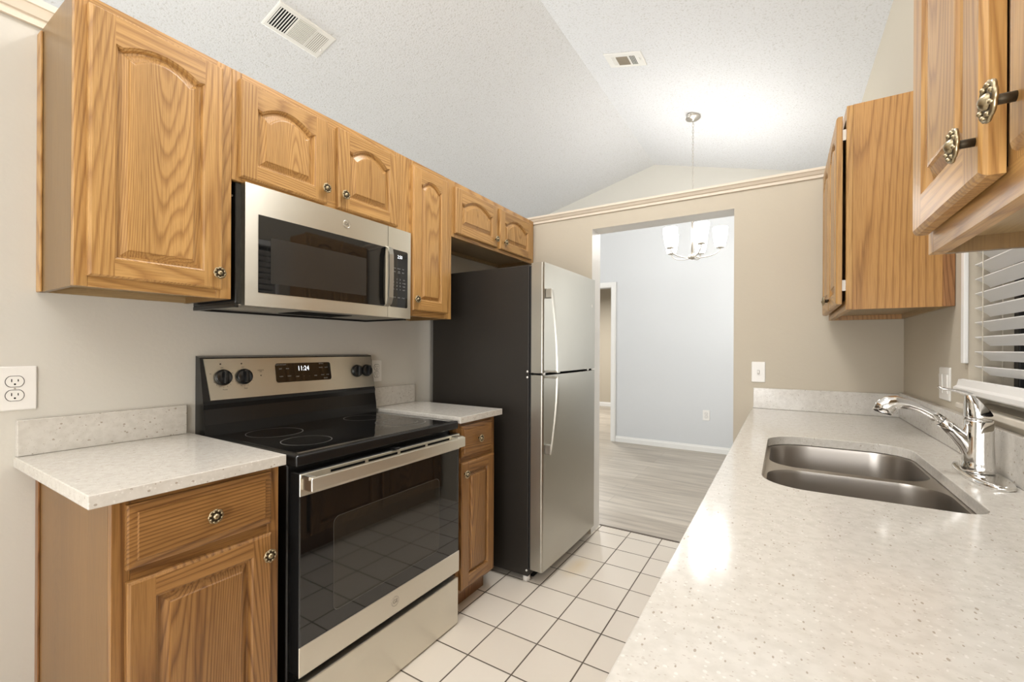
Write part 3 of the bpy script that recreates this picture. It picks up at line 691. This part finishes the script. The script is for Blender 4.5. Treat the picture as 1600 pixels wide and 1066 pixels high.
for (u, w_) in ((0.828, 'Front'), (0.903, 'Rear')):
    put_text(b, 'OFF', BT, u - 0.002, 1.139, 0.006, M_INK); put_text(b, w_, BT, u + 0.004, 1.058, 0.007, M_INK); put_text(b, 'HI', BT, u - 0.042, 1.118, 0.006, M_INK)
    for k in range(7):
        a = -PI * 0.15 - k * PI * 0.117; b.lathe([(0.0011, 0), (0.0011, 0.0004)], BT(u + 0.036 * math.cos(a), 1.103 + 0.036 * math.sin(a), 0), (1, 0, 0), M_INK, 6)
    b.lathe([(0.0030, 0), (0.0030, 0.0004)], BT(u - 0.006, 1.153, 0), (1, 0, 0), M_INK, 10)
put_text(b, 'SURFACE\nON', BT, 0.968, 1.122, 0.006, M_INK); b.lathe([(0.0026, 0), (0.0026, 0.0004)], BT(0.968, 1.104, 0), (1, 0, 0), M_INK, 10)
b.done('control_panel', g)
b = B()
dr = rrect(1.028, 1.287, 1.071, 1.150, 0.010, 4)
b.loops([[BT(u, v, 0) for u, v in dr], [BT(u, v, 0.0012) for u, v in dr]], M_GLASS_B, True, True, True)
def BD(u, v, d): return BT(u, v, 0.0016 + d)
put_text(b, '11:24', BD, 1.152, 1.126, 0.029, M_LED, 0.85)
for (x, z, s) in ((1.052, 1.144, 'COOK AND CLEAN'), (1.049, 1.127, 'BAKE'), (1.080, 1.127, 'BROIL'), (1.050, 1.095, 'WARM'), (1.085, 1.096, 'CLEAN'), (1.122, 1.092, 'START'), (1.152, 1.092, '+'), (1.178, 1.092, '-'), (1.207, 1.092, 'TIMER'), (1.240, 1.144, 'SETTINGS'), (1.236, 1.127, 'CLOCK'), (1.264, 1.127, 'LIGHT'), (1.243, 1.094, 'DELAY'), (1.268, 1.094, 'LOCK'), (1.257, 1.079, 'CANCEL')):
    put_text(b, s, BD, x, z, 0.0062, M_PRINT, 0.85)
b.done('clock_display', g)
for u in (0.828, 0.903, 1.432, 1.490):
    b = B(); c = BT(u, 1.103, 0.0)
    b.lathe([(0.030, 0), (0.0305, 0.004), (0.028, 0.012), (0.025, 0.014)], c, (1, 0, 0.16), M_BLACK, 32)
    d = Vector((1, 0, 0.16)).normalized(); cc = Vector(c)
    b.box(cc.x + 0.012, cc.x + 0.030, u - 0.0065, u + 0.0065, 1.103 - 0.024 + 0.003, 1.103 + 0.024 + 0.003, M_BLACK, 0.004, 2)
    b.done('control_knob', g)
# oven door
XD = -1.230
b = B()
b.box(-1.2845, XD - 0.002, RY0 + 0.002, RY1 - 0.001, 0.222, 0.838, M_BLACK, 0.003, 1)
b.box(XD - 0.0019, XD + 0.0005, RY0 + 0.003, RY1 - 0.002, 0.315, 0.768, M_GLASS_B, 0.0008, 1); dd = b.done('oven_door', t)
b = B()
w_ = rrect(0.901, 1.412, 0.366, 0.672, 0.022, 5)
b.loops([[(XD + 0.0006, u, v) for u, v in w_], [(XD + 0.0010, u, v) for u, v in w_]], M_WINB, True, True, True)
w2 = [(0.901 + (u - 0.901) * 1.0, v) for u, v in w_]
ring_o = [(XD + 0.0012, u, v) for u, v in w_]; ring_i = [(XD + 0.0012, 1.1565 + (u - 1.1565) * 0.994, 0.519 + (v - 0.519) * 0.990) for u, v in w_]
b.loops([ring_o, ring_i], plain('window_rim_print', (0.09, 0.085, 0.075), 0.2), True); b.done('door_window', dd)
b = B()
b.box(XD - 0.002, XD + 0.002, RY0, RY1 + 0.002, 0.7685, 0.836, M_STEEL, 0.0015, 1)
for k in range(4):
    y0 = RY0 + 0.105 + k * 0.150; b.box(XD + 0.0021, XD + 0.0026, y0, y0 + 0.135, 0.8195, 0.8275, M_VOID)
b.done('top_trim', dd)
b = B(); b.box(XD - 0.002, XD + 0.002, RY0, RY1 + 0.002, 0.224, 0.3145, M_STEEL, 0.0015, 1); bt = b.done('bottom_trim', dd)
def logo(parent, x, y, z, r):
    b = B()
    b.lathe([(r, 0.0), (r, 0.0012), (r * 0.86, 0.0012), (r * 0.84, 0.0004)], (x, y, z), (1, 0, 0), M_NICKEL, 32)
    b.lathe([(r * 0.84, 0.0005), (0.0002, 0.0006)], (x, y, z), (1, 0, 0), M_STEEL, 32, cap0=False)
    put_text(b, 'GE', lambda u, v, d: (x + 0.0008 + d, y + u, z + v), 0, 0, r * 1.05, plain('logo_gray', (0.22, 0.20, 0.17), 0.4, 0.6))
    return b.done('logo_badge', parent)
logo(bt, XD + 0.0021, 1.166, 0.272, 0.019)
b = B()
HX = -1.178
b.box(HX - 0.010, HX, RY0 + 0.006, RY1 - 0.020, 0.789, 0.831, M_STEEL, 0.004, 3)
for y0 in (RY0 + 0.003, RY1 - 0.058):
    b.box(XD + 0.002, HX - 0.008, y0, y0 + 0.022 if y0 < 1 else y0 + 0.038, 0.822, 0.8335, M_STEEL, 0.003, 2); b.box(XD + 0.002, HX - 0.008, y0 + 0.004, y0 + 0.012, 0.790, 0.822, M_STEEL)
b.done('door_handle', dd)
b = B(); b.box(-1.284, -1.262, RY0 + 0.004, RY1 - 0.002, 0.0, 0.221, M_VOID); b.box(-1.262, XD, RY0 + 0.002, RY1 - 0.001, -0.006, 0.197, M_STEEL, 0.003, 2); b.done('storage_drawer', t)
b = B(); b.box(-1.284, -1.262, 0.93, 0.945, 0.2212, 0.226, M_NICKEL); b.done('drawer_catch', t)
b = B(); b.box(-1.255, XD + 0.012, 1.158, 1.178, 0.8375, 0.8465, M_BLACK, 0.002, 1); b.done('door_latch', t)

# ================================================================== MICROWAVE
t = empty('microwave', (XL, 1.14, 1.352), 'stainless steel over-the-range microwave with black window', 'microwave oven')
MX = -1.504; MY0, MY1 = 0.767, 1.5215; MZ0, MZ1 = 1.3555, 1.7625
b = B(); b.box(XL + 0.001, MX - 0.034, 0.7505, 1.5215, 1.361, 1.7625, M_BLACK, 0.003, 1)
b.box(XL + 0.001, MX - 0.036, 0.7505, 0.762, 1.349, 1.362, M_BLACK); b.box(XL + 0.001, MX - 0.036, 1.510, 1.5215, 1.349, 1.362, M_BLACK); b.box(XL + 0.001, XL + 0.02, 0.762, 1.51, 1.349, 1.362, M_BLACK)
b.lathe([(0.004, 0), (0.004, 0.002)], (MX - 0.055, 0.7504, 1.72), (0, -1, 0), M_NICKEL, 10); b.done('body', t)
b = B(); b.box(XL + 0.02, MX - 0.036, 0.762, 1.51, 1.3565, 1.3608, plain('microwave_underside', (0.30, 0.28, 0.25), 0.4, 0.6))
for y0, y1 in ((0.80, 1.00), (1.28, 1.47)): b.box(-1.72, -1.58, y0, y1, 1.3545, 1.3565, plain('grease_filter', (0.42, 0.40, 0.34), 0.5, 0.7))
b.box(-1.75, -1.60, 1.02, 1.26, 1.3545, 1.3565, M_VOID)
b.done('underside_vent', t)
b = B()
def bow(y): return -0.006 * ((y - 1.145) / 0.38) ** 2
def mw_face(b, y0, y1, z0, z1, m, off, th, n=10, ends=True):
    ys = [y0 + (y1 - y0) * k / n for k in range(n + 1)]
    rings = [[(MX + bow(y) + off - th, y, z0), (MX + bow(y) + off, y, z0), (MX + bow(y) + off, y, z1), (MX + bow(y) + off - th, y, z1)] for y in ys]
    b.loops(rings, m, True, True, True)
mw_face(b, MY0, 1.3765, MZ0, MZ1, M_STEEL, 0, 0.030); dd = b.done('door', t)
b = B(); mw_face(b, 0.809, 1.362, 1.402, 1.665, M_GLASS_B, 0.0012, 0.0011); b.done('door_glass', dd)
b = B(); mw_face(b, 0.850, 1.255, 1.437, 1.595, M_MWWIN, 0.0019, 0.0006); b.done('door_window', dd)
b = B()
for y in (1.356, 1.376): pass
hp = [(MX + 0.002, 1.372, 1.668), (MX + 0.022, 1.369, 1.660), (MX + 0.030, 1.367, 1.63), (MX + 0.032, 1.366, 1.535), (MX + 0.030, 1.365, 1.44), (MX + 0.022, 1.364, 1.412), (MX + 0.002, 1.366, 1.402)]
rings = []
for (x, y, z) in hp:
    rings.append([(x - 0.004, y - 0.013, z), (x + 0.003, y - 0.012, z), (x + 0.003, y + 0.012, z), (x - 0.004, y + 0.013, z)])
b.loops(rings, M_STEELZ, True, True, True); b.done('door_handle', dd)
logo(dd, MX + bow(1.157) + 0.0006, 1.157, 1.716, 0.0165)
b = B(); mw_face(b, 1.3785, MY1, MZ0, MZ1, M_STEEL, 0, 0.030, 4); cp = b.done('control_panel', t)
b = B()
kp = rrect(1.388, 1.500, 1.403, 1.665, 0.008, 4)
b.loops([[(MX + bow(u) + 0.0003, u, v) for u, v in kp], [(MX + bow(u) + 0.0014, u, v) for u, v in kp]], M_GLASS_B, True, True, True)
KP = lambda u, v, d: (MX + bow(u) + 0.0016 + d, u, v)
put_text(b, '2:50', KP, 1.449, 1.634, 0.022, M_LED, 0.8)
for r_, row in enumerate((('COOK', 'REHEAT', 'POP'), ('DEFR', 'TIME\nCOOK', 'MELT'))):
    for c_, s in enumerate(row): put_text(b, s, KP, 1.416 + c_ * 0.027, 1.580 - r_ * 0.016, 0.0062, M_PRINT, 0.9)
for r_, row in enumerate((('1', '2', '3', 'ADD'), ('4', '5', '6', 'POWER'), ('7', '8', '9', 'TIMER'), ('LO', '0', 'HI', 'LIGHT'))):
    for c_, s in enumerate(row): put_text(b, s, KP, 1.411 + c_ * 0.020 + (0.004 if c_ == 3 else 0), 1.531 - r_ * 0.0155, 0.0068 if len(s) > 1 else 0.011, M_PRINT, 0.85)
for c_, s in enumerate(('STOP', 'VENT', 'START')): put_text(b, s, KP, 1.416 + c_ * 0.028, 1.447, 0.0075, M_PRINT, 0.85)
b.done('keypad', cp)

# ================================================================== REFRIGERATOR
GY0, GY1 = 2.000, 2.735
t = empty('refrigerator', (-1.45, 2.37, FZ), 'top-freezer stainless steel refrigerator with black side panels', 'refrigerator')
b = B(); b.box(XL + 0.035, -1.133, GY0, GY1, 0.022, 1.655, M_CHAR, 0.004, 2); b.done('case', t)
b = B()
for y in (GY0 + 0.035, GY1 - 0.035):
    for x in (-1.16, -1.72):
        b = B(); b.lathe([(0.020, FZ + 0.0005), (0.020, 0.0225)], (x, y, 0), (0, 0, 1), M_PLAST, 12); b.done('foot', t)
b = B(); b.box(-1.150, -1.1335, GY0 + 0.06, GY1 - 0.06, FZ + 0.012, 0.021, M_VOID); b.done('kick_grille', t)
b = B(); b.box(-1.1325, -1.1205, GY0 + 0.008, GY1 - 0.008, 0.066, 1.645, M_RUBBER); b.done('door_gasket', t)
FXD = -1.046
def fridge_door(name, z0, z1):
    b = B(); prof = [(-1.120, GY0 + 0.002), (-1.062, GY0 + 0.002)]
    for k in range(1, 7): a = k * PI / 12; prof.append((-1.062 + 0.012 * math.sin(a), GY0 + 0.014 - 0.012 * math.cos(a)))
    for k in range(13): s = k / 12; prof.append((-1.050 + 0.0045 * (1 - (2 * s - 1) ** 2), GY0 + 0.020 + (GY1 - GY0 - 0.040) * s))
    for k in range(1, 7): a = k * PI / 12; prof.append((-1.050 - 0.012 * (1 - math.cos(a)), GY1 - 0.014 + 0.012 * math.sin(a)))
    prof.append((-1.120, GY1 - 0.002))
    b.prism(prof, lambda u, v, s: (u, v, s), z0, z1, M_STEELZ)
    return b.done(name, t)
d1 = fridge_door('freezer_door', 1.091, 1.664); d2 = fridge_door('fridge_door', 0.062, 1.078)
def fr_handle(parent, ztip, zin):
    b = B(); n = 14
    yc = 2.037
    rings = []
    for k in range(n + 1):
        s = k / n; z = ztip + (zin - ztip) * s
        off = 0.033 + 0.036 * math.sin(s * PI / 2)
        w_ = 0.012 + 0.004 * s; x = -1.050 + off
        rings.append([(x - 0.004, yc - w_, z), (x + 0.004, yc - w_ * 0.85, z), (x + 0.004, yc + w_ * 0.85, z), (x - 0.004, yc + w_, z)])
    b.loops(rings, M_STEELZ, True, True, True)
    sg = 1 if zin > ztip else -1
    b.box(-1.0495, -1.014, yc - 0.014, yc + 0.014, ztip - sg * 0.006, ztip + sg * 0.044, M_STEELZ, 0.003, 2)
    b.box(-1.0495, -0.979, yc - 0.017, yc + 0.017, zin - sg * 0.010, zin, M_STEELZ, 0.002, 1)
    return b.done('door_handle', parent)
fr_handle(d1, 1.522, 1.094); fr_handle(d2, 0.675, 1.075)
b = B(); b.lathe([(0.010, 0), (0.010, 0.0015), (0.008, 0.002)], (-1.0505, 2.672, 1.492), (1, 0, 0), M_NICKEL, 16); b.done('logo_badge', d1)
b = B()
for y in (GY0 + 0.035, GY1 - 0.1, GY1 - 0.03): b.box(-1.118, -1.06, y - 0.012, y + 0.012, 1.0795, 1.0895, M_NICKEL)
b.box(-1.1325, -1.070, GY0 + 0.003, GY1 - 0.003, 1.0812, 1.0878, M_VOID); b.done('center_hinge', t)
for z in (0.055, 1.066, 1.096):
    b = B(); b.lathe([(0.0055, 0), (0.0055, 0.0035)], (-1.140, GY0 - 0.0002, z), (0, -1, 0), M_PLAST, 10); b.done('screw', t)

# ================================================================== OUTLETS AND SWITCHES
def plate(name, P, w, h, label, cat, kind, group=None):
    """P(u, v, d): centre of the plate at u = v = 0, on the wall, d outward"""
    o = P(0, 0, 0)
    t = empty(name, o, label, cat, group)
    b = B()
    def rc(i, d): return [P(u, v, d) for u, v in rrect(-w / 2 + i, w / 2 - i, -h / 2 + i, h / 2 - i, 0.004 - min(i, 0.003), 3)]
    b.loops([rc(0, 0.0004), rc(0, 0.003), rc(0.003, 0.0055)], M_PLAST, True, True, True); b.done('wall_plate', t)
    if kind == 'outlet':
        for s in (-1, 1):
            b = B(); cv = s * 0.0195
            oc = [(0.0172 * math.cos(a) , max(-0.0145, min(0.0145, 0.0172 * math.sin(a)))) for a in [2 * PI * k / 28 for k in range(28)]]
            b.loops([[P(u, cv + v, 0.0056) for u, v in oc], [P(u, cv + v, 0.0072) for u, v in oc]], M_PLAST, True, True, True)
            ring = [(u * 1.10, v * 1.10) for u, v in oc]
            b.loops([[P(u, cv + v, 0.0058) for u, v in ring], [P(u, cv + v, 0.0058) for u, v in oc]], M_INK, True)
            for du, hh in ((-0.0062, 0.0085), (0.0062, 0.0068)):
                b.poly([P(du - 0.001, cv + 0.003 - hh / 2, 0.0074), P(du + 0.001, cv + 0.003 - hh / 2, 0.0074), P(du + 0.001, cv + 0.003 + hh / 2, 0.0074), P(du - 0.001, cv + 0.003 + hh / 2, 0.0074)], M_VOID)
            b.poly([P(0.0022 * math.cos(a), cv - 0.0075 + 0.0025 * math.sin(a), 0.0074) for a in [2 * PI * k / 10 for k in range(10)]], M_VOID)
            b.done('receptacle', t)
        b = B(); b.poly([P(0.0022 * math.cos(a), 0.0022 * math.sin(a), 0.0058) for a in [2 * PI * k / 12 for k in range(12)]], M_NICKEL); b.done('screw', t)
    elif kind == 'toggle':
        b = B()
        b.loops([[P(u, v, 0.0056) for u, v in ((-0.006, -0.012), (0.006, -0.012), (0.006, 0.012), (-0.006, 0.012))], [P(u, v, 0.0062) for u, v in ((-0.0055, -0.0115), (0.0055, -0.0115), (0.0055, 0.0115), (-0.0055, 0.0115))]], plain('switch_surround', (0.5, 0.47, 0.43), 0.5), True, True, True)
        b.loops([[P(u, v, d) for u, v, d in ((-0.004, -0.002, 0.006), (0.004, -0.002, 0.006), (0.004, 0.009, 0.006), (-0.004, 0.009, 0.006))], [P(u, v, d) for u, v, d in ((-0.003, -0.007, 0.018), (0.003, -0.007, 0.018), (0.003, -0.001, 0.018), (-0.003, -0.001, 0.018))]], M_PLAST, True, True, True)
        b.done('toggle', t)
    else:
        b = B(); u0 = w / 4 if w > 0.1 else 0
        for uu in ((-w / 4, w / 4) if w > 0.1 else (0,)):
            b.loops([[P(uu + u, v, 0.0057) for u, v in ((-0.0165, -0.0335), (0.0165, -0.0335), (0.0165, 0.0335), (-0.0165, 0.0335))], [P(uu + u, v, d) for u, v, d in ((-0.016, -0.033, 0.0075), (0.016, -0.033, 0.0075), (0.016, 0.033, 0.0095), (-0.016, 0.033, 0.0095))]], M_PLAST, True, True, True)
        b.done('rocker', t)
    return t
plate('wall_outlet', lambda u, v, d: (XL + d, 0.3135 + u, 1.098 + v), 0.088, 0.124, 'large white duplex outlet on the left wall, at the left edge near the small counter', 'outlet', 'outlet', 'white duplex outlets')
plate('wall_outlet', lambda u, v, d: (XL + d, 1.598 + u, 1.095 + v), 0.070, 0.114, 'white duplex outlet half hidden beside the range control panel, above the counter', 'outlet', 'outlet', 'white duplex outlets')
plate('wall_outlet', lambda u, v, d: (-0.786 + u, YD - d, 0.426 + v), 0.078, 0.122, 'white duplex outlet low on the gray dining room wall', 'outlet', 'outlet', 'white duplex outlets')
plate('light_switch', lambda u, v, d: (-0.117 + u, YW - d, 1.0945 + v), 0.066, 0.112, 'white toggle light switch on the beige wall right of the doorway', 'light switch', 'toggle')
plate('light_switch', lambda u, v, d: (XR - d, 2.124 - u, 1.100 + v), 0.116, 0.116, 'white double rocker switch plate behind the faucet on the window wall', 'light switch', 'rocker')

# ================================================================== CEILING VENTS
def ceiling_vent(center, ux, uy, w, h, label, style):
    """on the sloping ceiling: ux along the long side, uy across, both unit vectors lying in the slope"""
    ux, uy = Vector(ux).normalized(), Vector(uy).normalized(); nz = ux.cross(uy)
    if nz.z > 0: nz = -nz
    c = Vector(center)
    t = empty('ceiling_vent', c, label, 'air vent', 'white ceiling registers')
    P = lambda u, v, d: c + ux * u + uy * v + nz * d
    b = B()
    def rc(i, d): return [P(u, v, d) for u, v in ((-w / 2 + i, -h / 2 + i), (w / 2 - i, -h / 2 + i), (w / 2 - i, h / 2 - i), (-w / 2 + i, h / 2 - i))]
    b.loops([rc(0, 0.0006), rc(0.001, 0.006), rc(0.008, 0.009)], M_VENT, True, True, True); fr = b.done('frame', t)
    b = B()
    for (u0, u1, v0, v1, kind, n, m) in style:
        b.poly([P(u0, v0, 0.0092), P(u1, v0, 0.0092), P(u1, v1, 0.0092), P(u0, v1, 0.0092)], m)
        for k in range(n):
            if kind == 'v':
                p0 = u0 + (u1 - u0) * (k + 0.5) / n; q = (u1 - u0) / n * 0.30
                r_ = [[P(p0 - q, s, 0.0094), P(p0 + q * 0.2, s, 0.0094), P(p0 + q * 0.2, s, 0.0112), P(p0 - q, s, 0.0112)] for s in (v0, v1)]
            else:
                p0 = v0 + (v1 - v0) * (k + 0.5) / n; q = (v1 - v0) / n * 0.30
                r_ = [[P(s, p0 - q, 0.0094), P(s, p0 + q, 0.0094), P(s, p0 + q * 1.1, 0.0135), P(s, p0 - q * 0.4, 0.0135)] for s in (u0, u1)]
            b.loops(r_, M_VENT if m is not M_GRILLE else M_GRILLE, True, True, True)
    b.done('louvers', t)
    b = B(); b.loops([[P(w / 2 - 0.030 + x, -h / 2 + 0.07 + y, z) for x, y in ((0, 0), (0.006, 0), (0.006, 0.02), (0, 0.02))] for z in (0.009, 0.018)], M_VENT, True, True, True); b.done('damper_lever', t)
    return t
cv = (-2.645, 1.674)
ceiling_vent((cv[0], cv[1], ceil_z(cv[0])), (0, 1, 0), (1, 0, SL), 0.385, 0.215, 'long white ceiling register with three louver banks above the left cabinets',
    [(-0.172, -0.062, -0.075, 0.078, 'v', 7, M_VOID), (-0.052, 0.062, -0.078, 0.082, 'h', 14, plain('vent_shadow_gap', (0.45, 0.43, 0.38), 0.6)), (0.072, 0.155, -0.075, 0.078, 'v', 7, plain('vent_gap', (0.42, 0.40, 0.35), 0.6))])
cv = (-1.060, 3.372)
ceiling_vent((cv[0], cv[1], ceil_z(cv[0])), (1, 0, -SL), (0, 1, 0), 0.300, 0.188, 'small white ceiling register with tan center near the hanging light',
    [(-0.060, 0.032, -0.052, 0.055, 'h', 9, M_GRILLE), (0.044, 0.090, -0.055, 0.060, 'v', 4, M_VOID), (-0.100, -0.072, -0.055, 0.055, 'v', 3, M_VENT)])

# ================================================================== CHANDELIER
CX, CYY = -0.723, 4.343
t = empty('chandelier', (CX, CYY, 2.05), 'satin nickel five-light chandelier with lit frosted glass shades', 'chandelier')
zc = ceil_z(CX)
b = B(); b.lathe([(0.064, -0.0165), (0.066, -0.028), (0.060, -0.036), (0.02, -0.040), (0.012, -0.052), (0.004, -0.056)], (CX, CYY, zc), (0, 0, 1), M_NICKEL, 28); b.lathe([(0.060, -0.018), (0.060, 0.004)], (CX, CYY, zc), (0, 0, 1), M_NICKEL, 28); b.done('canopy', t)
b = B(); z = zc - 0.055; k = 0
while z > 2.47:
    p = []
    for i in range(12):
        a = 2 * PI * i / 12; w_ = 0.0075 * math.cos(a); l_ = 0.017 * math.sin(a)
        p.append((CX + (w_ if k % 2 else 0), CYY + (0 if k % 2 else w_), z - 0.014 + l_))
    b.tube(p + [p[0]], 0.0019, M_NICKEL, 6, cap=False); z -= 0.0275; k += 1
b.done('chain', t)
b = B(); b.tube([(CX, CYY, 2.475), (CX, CYY, 2.09)], 0.011, M_NICKEL, 16); b.lathe([(0.004, 0.0), (0.016, 0.006), (0.034, 0.014), (0.036, 0.040), (0.026, 0.050), (0.012, 0.060)], (CX, CYY, 2.048), (0, 0, 1), M_NICKEL, 24); b.done('stem', t)
base_a = math.radians(9.45)
for i in range(5):
    a = base_a + i * 2 * PI / 5; ca, sa = math.cos(a), math.sin(a); R = 0.232
    b = B(); pts = []
    for k in range(11):
        s = k / 10; r = 0.030 + (R - 0.030) * math.sin(s * PI / 2); zz = 2.066 + 0.074 * (1 - math.cos(s * PI / 2)) - 0.006 * math.sin(s * PI)
        pts.append((CX + ca * r, CYY + sa * r, zz))
    b.tube(pts, 0.0058, M_NICKEL, 10)
    b.lathe([(0.006, 0), (0.032, 0.004), (0.036, 0.010), (0.030, 0.014), (0.014, 0.022)], (CX + ca * R, CYY + sa * R, 2.136), (0, 0, 1), M_NICKEL, 20); ar = b.done('arm', t)
    b = B(); prof = [(0.040, 0.0), (0.048, 0.03), (0.056, 0.08), (0.062, 0.13), (0.0645, 0.172), (0.061, 0.172), (0.052, 0.08), (0.036, 0.004)]
    b.lathe(prof, (CX + ca * R, CYY + sa * R, 2.1515), (0, 0, 1), M_SHADE, 28, cap0=True, cap1=True); b.done('glass_shade', ar)
    l = bpy.data.lights.new('bulb', 'POINT'); l.energy = 4.0; l.color = (1.0, 0.985, 0.97); l.shadow_soft_size = 0.05
    lo_ = bpy.data.objects.new('bulb', l); COL.objects.link(lo_); lo_.location = (CX + ca * R, CYY + sa * R, 2.40)

# ================================================================== WINDOW BLIND
t = empty('window_blind', (XR + 0.03, 1.43, 1.09), 'white slatted window blind hanging above the faucet', 'window blind')
SXc = XR + 0.030
b = B()
prof = [(XR - 0.034, 1.092), (XR - 0.030, 1.088), (XR + 0.028, 1.088), (XR + 0.028, 1.122), (XR - 0.012, 1.130), (XR - 0.022, 1.128), (XR - 0.026, 1.110), (XR - 0.034, 1.104)]
b.prism(prof, lambda u, v, s: (u, s, v), WY0 + 0.012, WY1 + 0.001, P_WHITE); b.done('bottom_rail', t)
b = B(); b.box(XR + 0.002, XR + 0.060, WY0 + 0.010, WY1 - 0.006, 2.012, 2.055, M_SLAT, 0.003, 1); b.done('head_rail', t)
tilt = math.radians(38); zs = 1.158
while zs < 2.0:
    b = B(); pr = []
    for k in range(7):
        s = (k / 6 - 0.5) * 0.042; crown_ = 0.0025 * (1 - (2 * k / 6 - 1) ** 2)
        pr.append((SXc + s * math.cos(tilt) + crown_ * math.sin(tilt), zs - s * math.sin(tilt) + crown_ * math.cos(tilt)))
    pr2 = [(x, z - 0.0024) for x, z in reversed(pr)]
    b.prism(pr + pr2, lambda u, v, s: (u, s, v), WY0 + 0.012, WY1 - 0.003, M_SLAT); b.done('slat', t); zs += 0.0445
for y in (1.825, 1.43, 1.04):
    b = B()
    for x in (SXc - 0.0205, SXc + 0.0205): b.tube([(x, y, 1.125), (x, y, 2.013)], 0.0012, M_CORD, 6)
    b.done('ladder_cord', t)
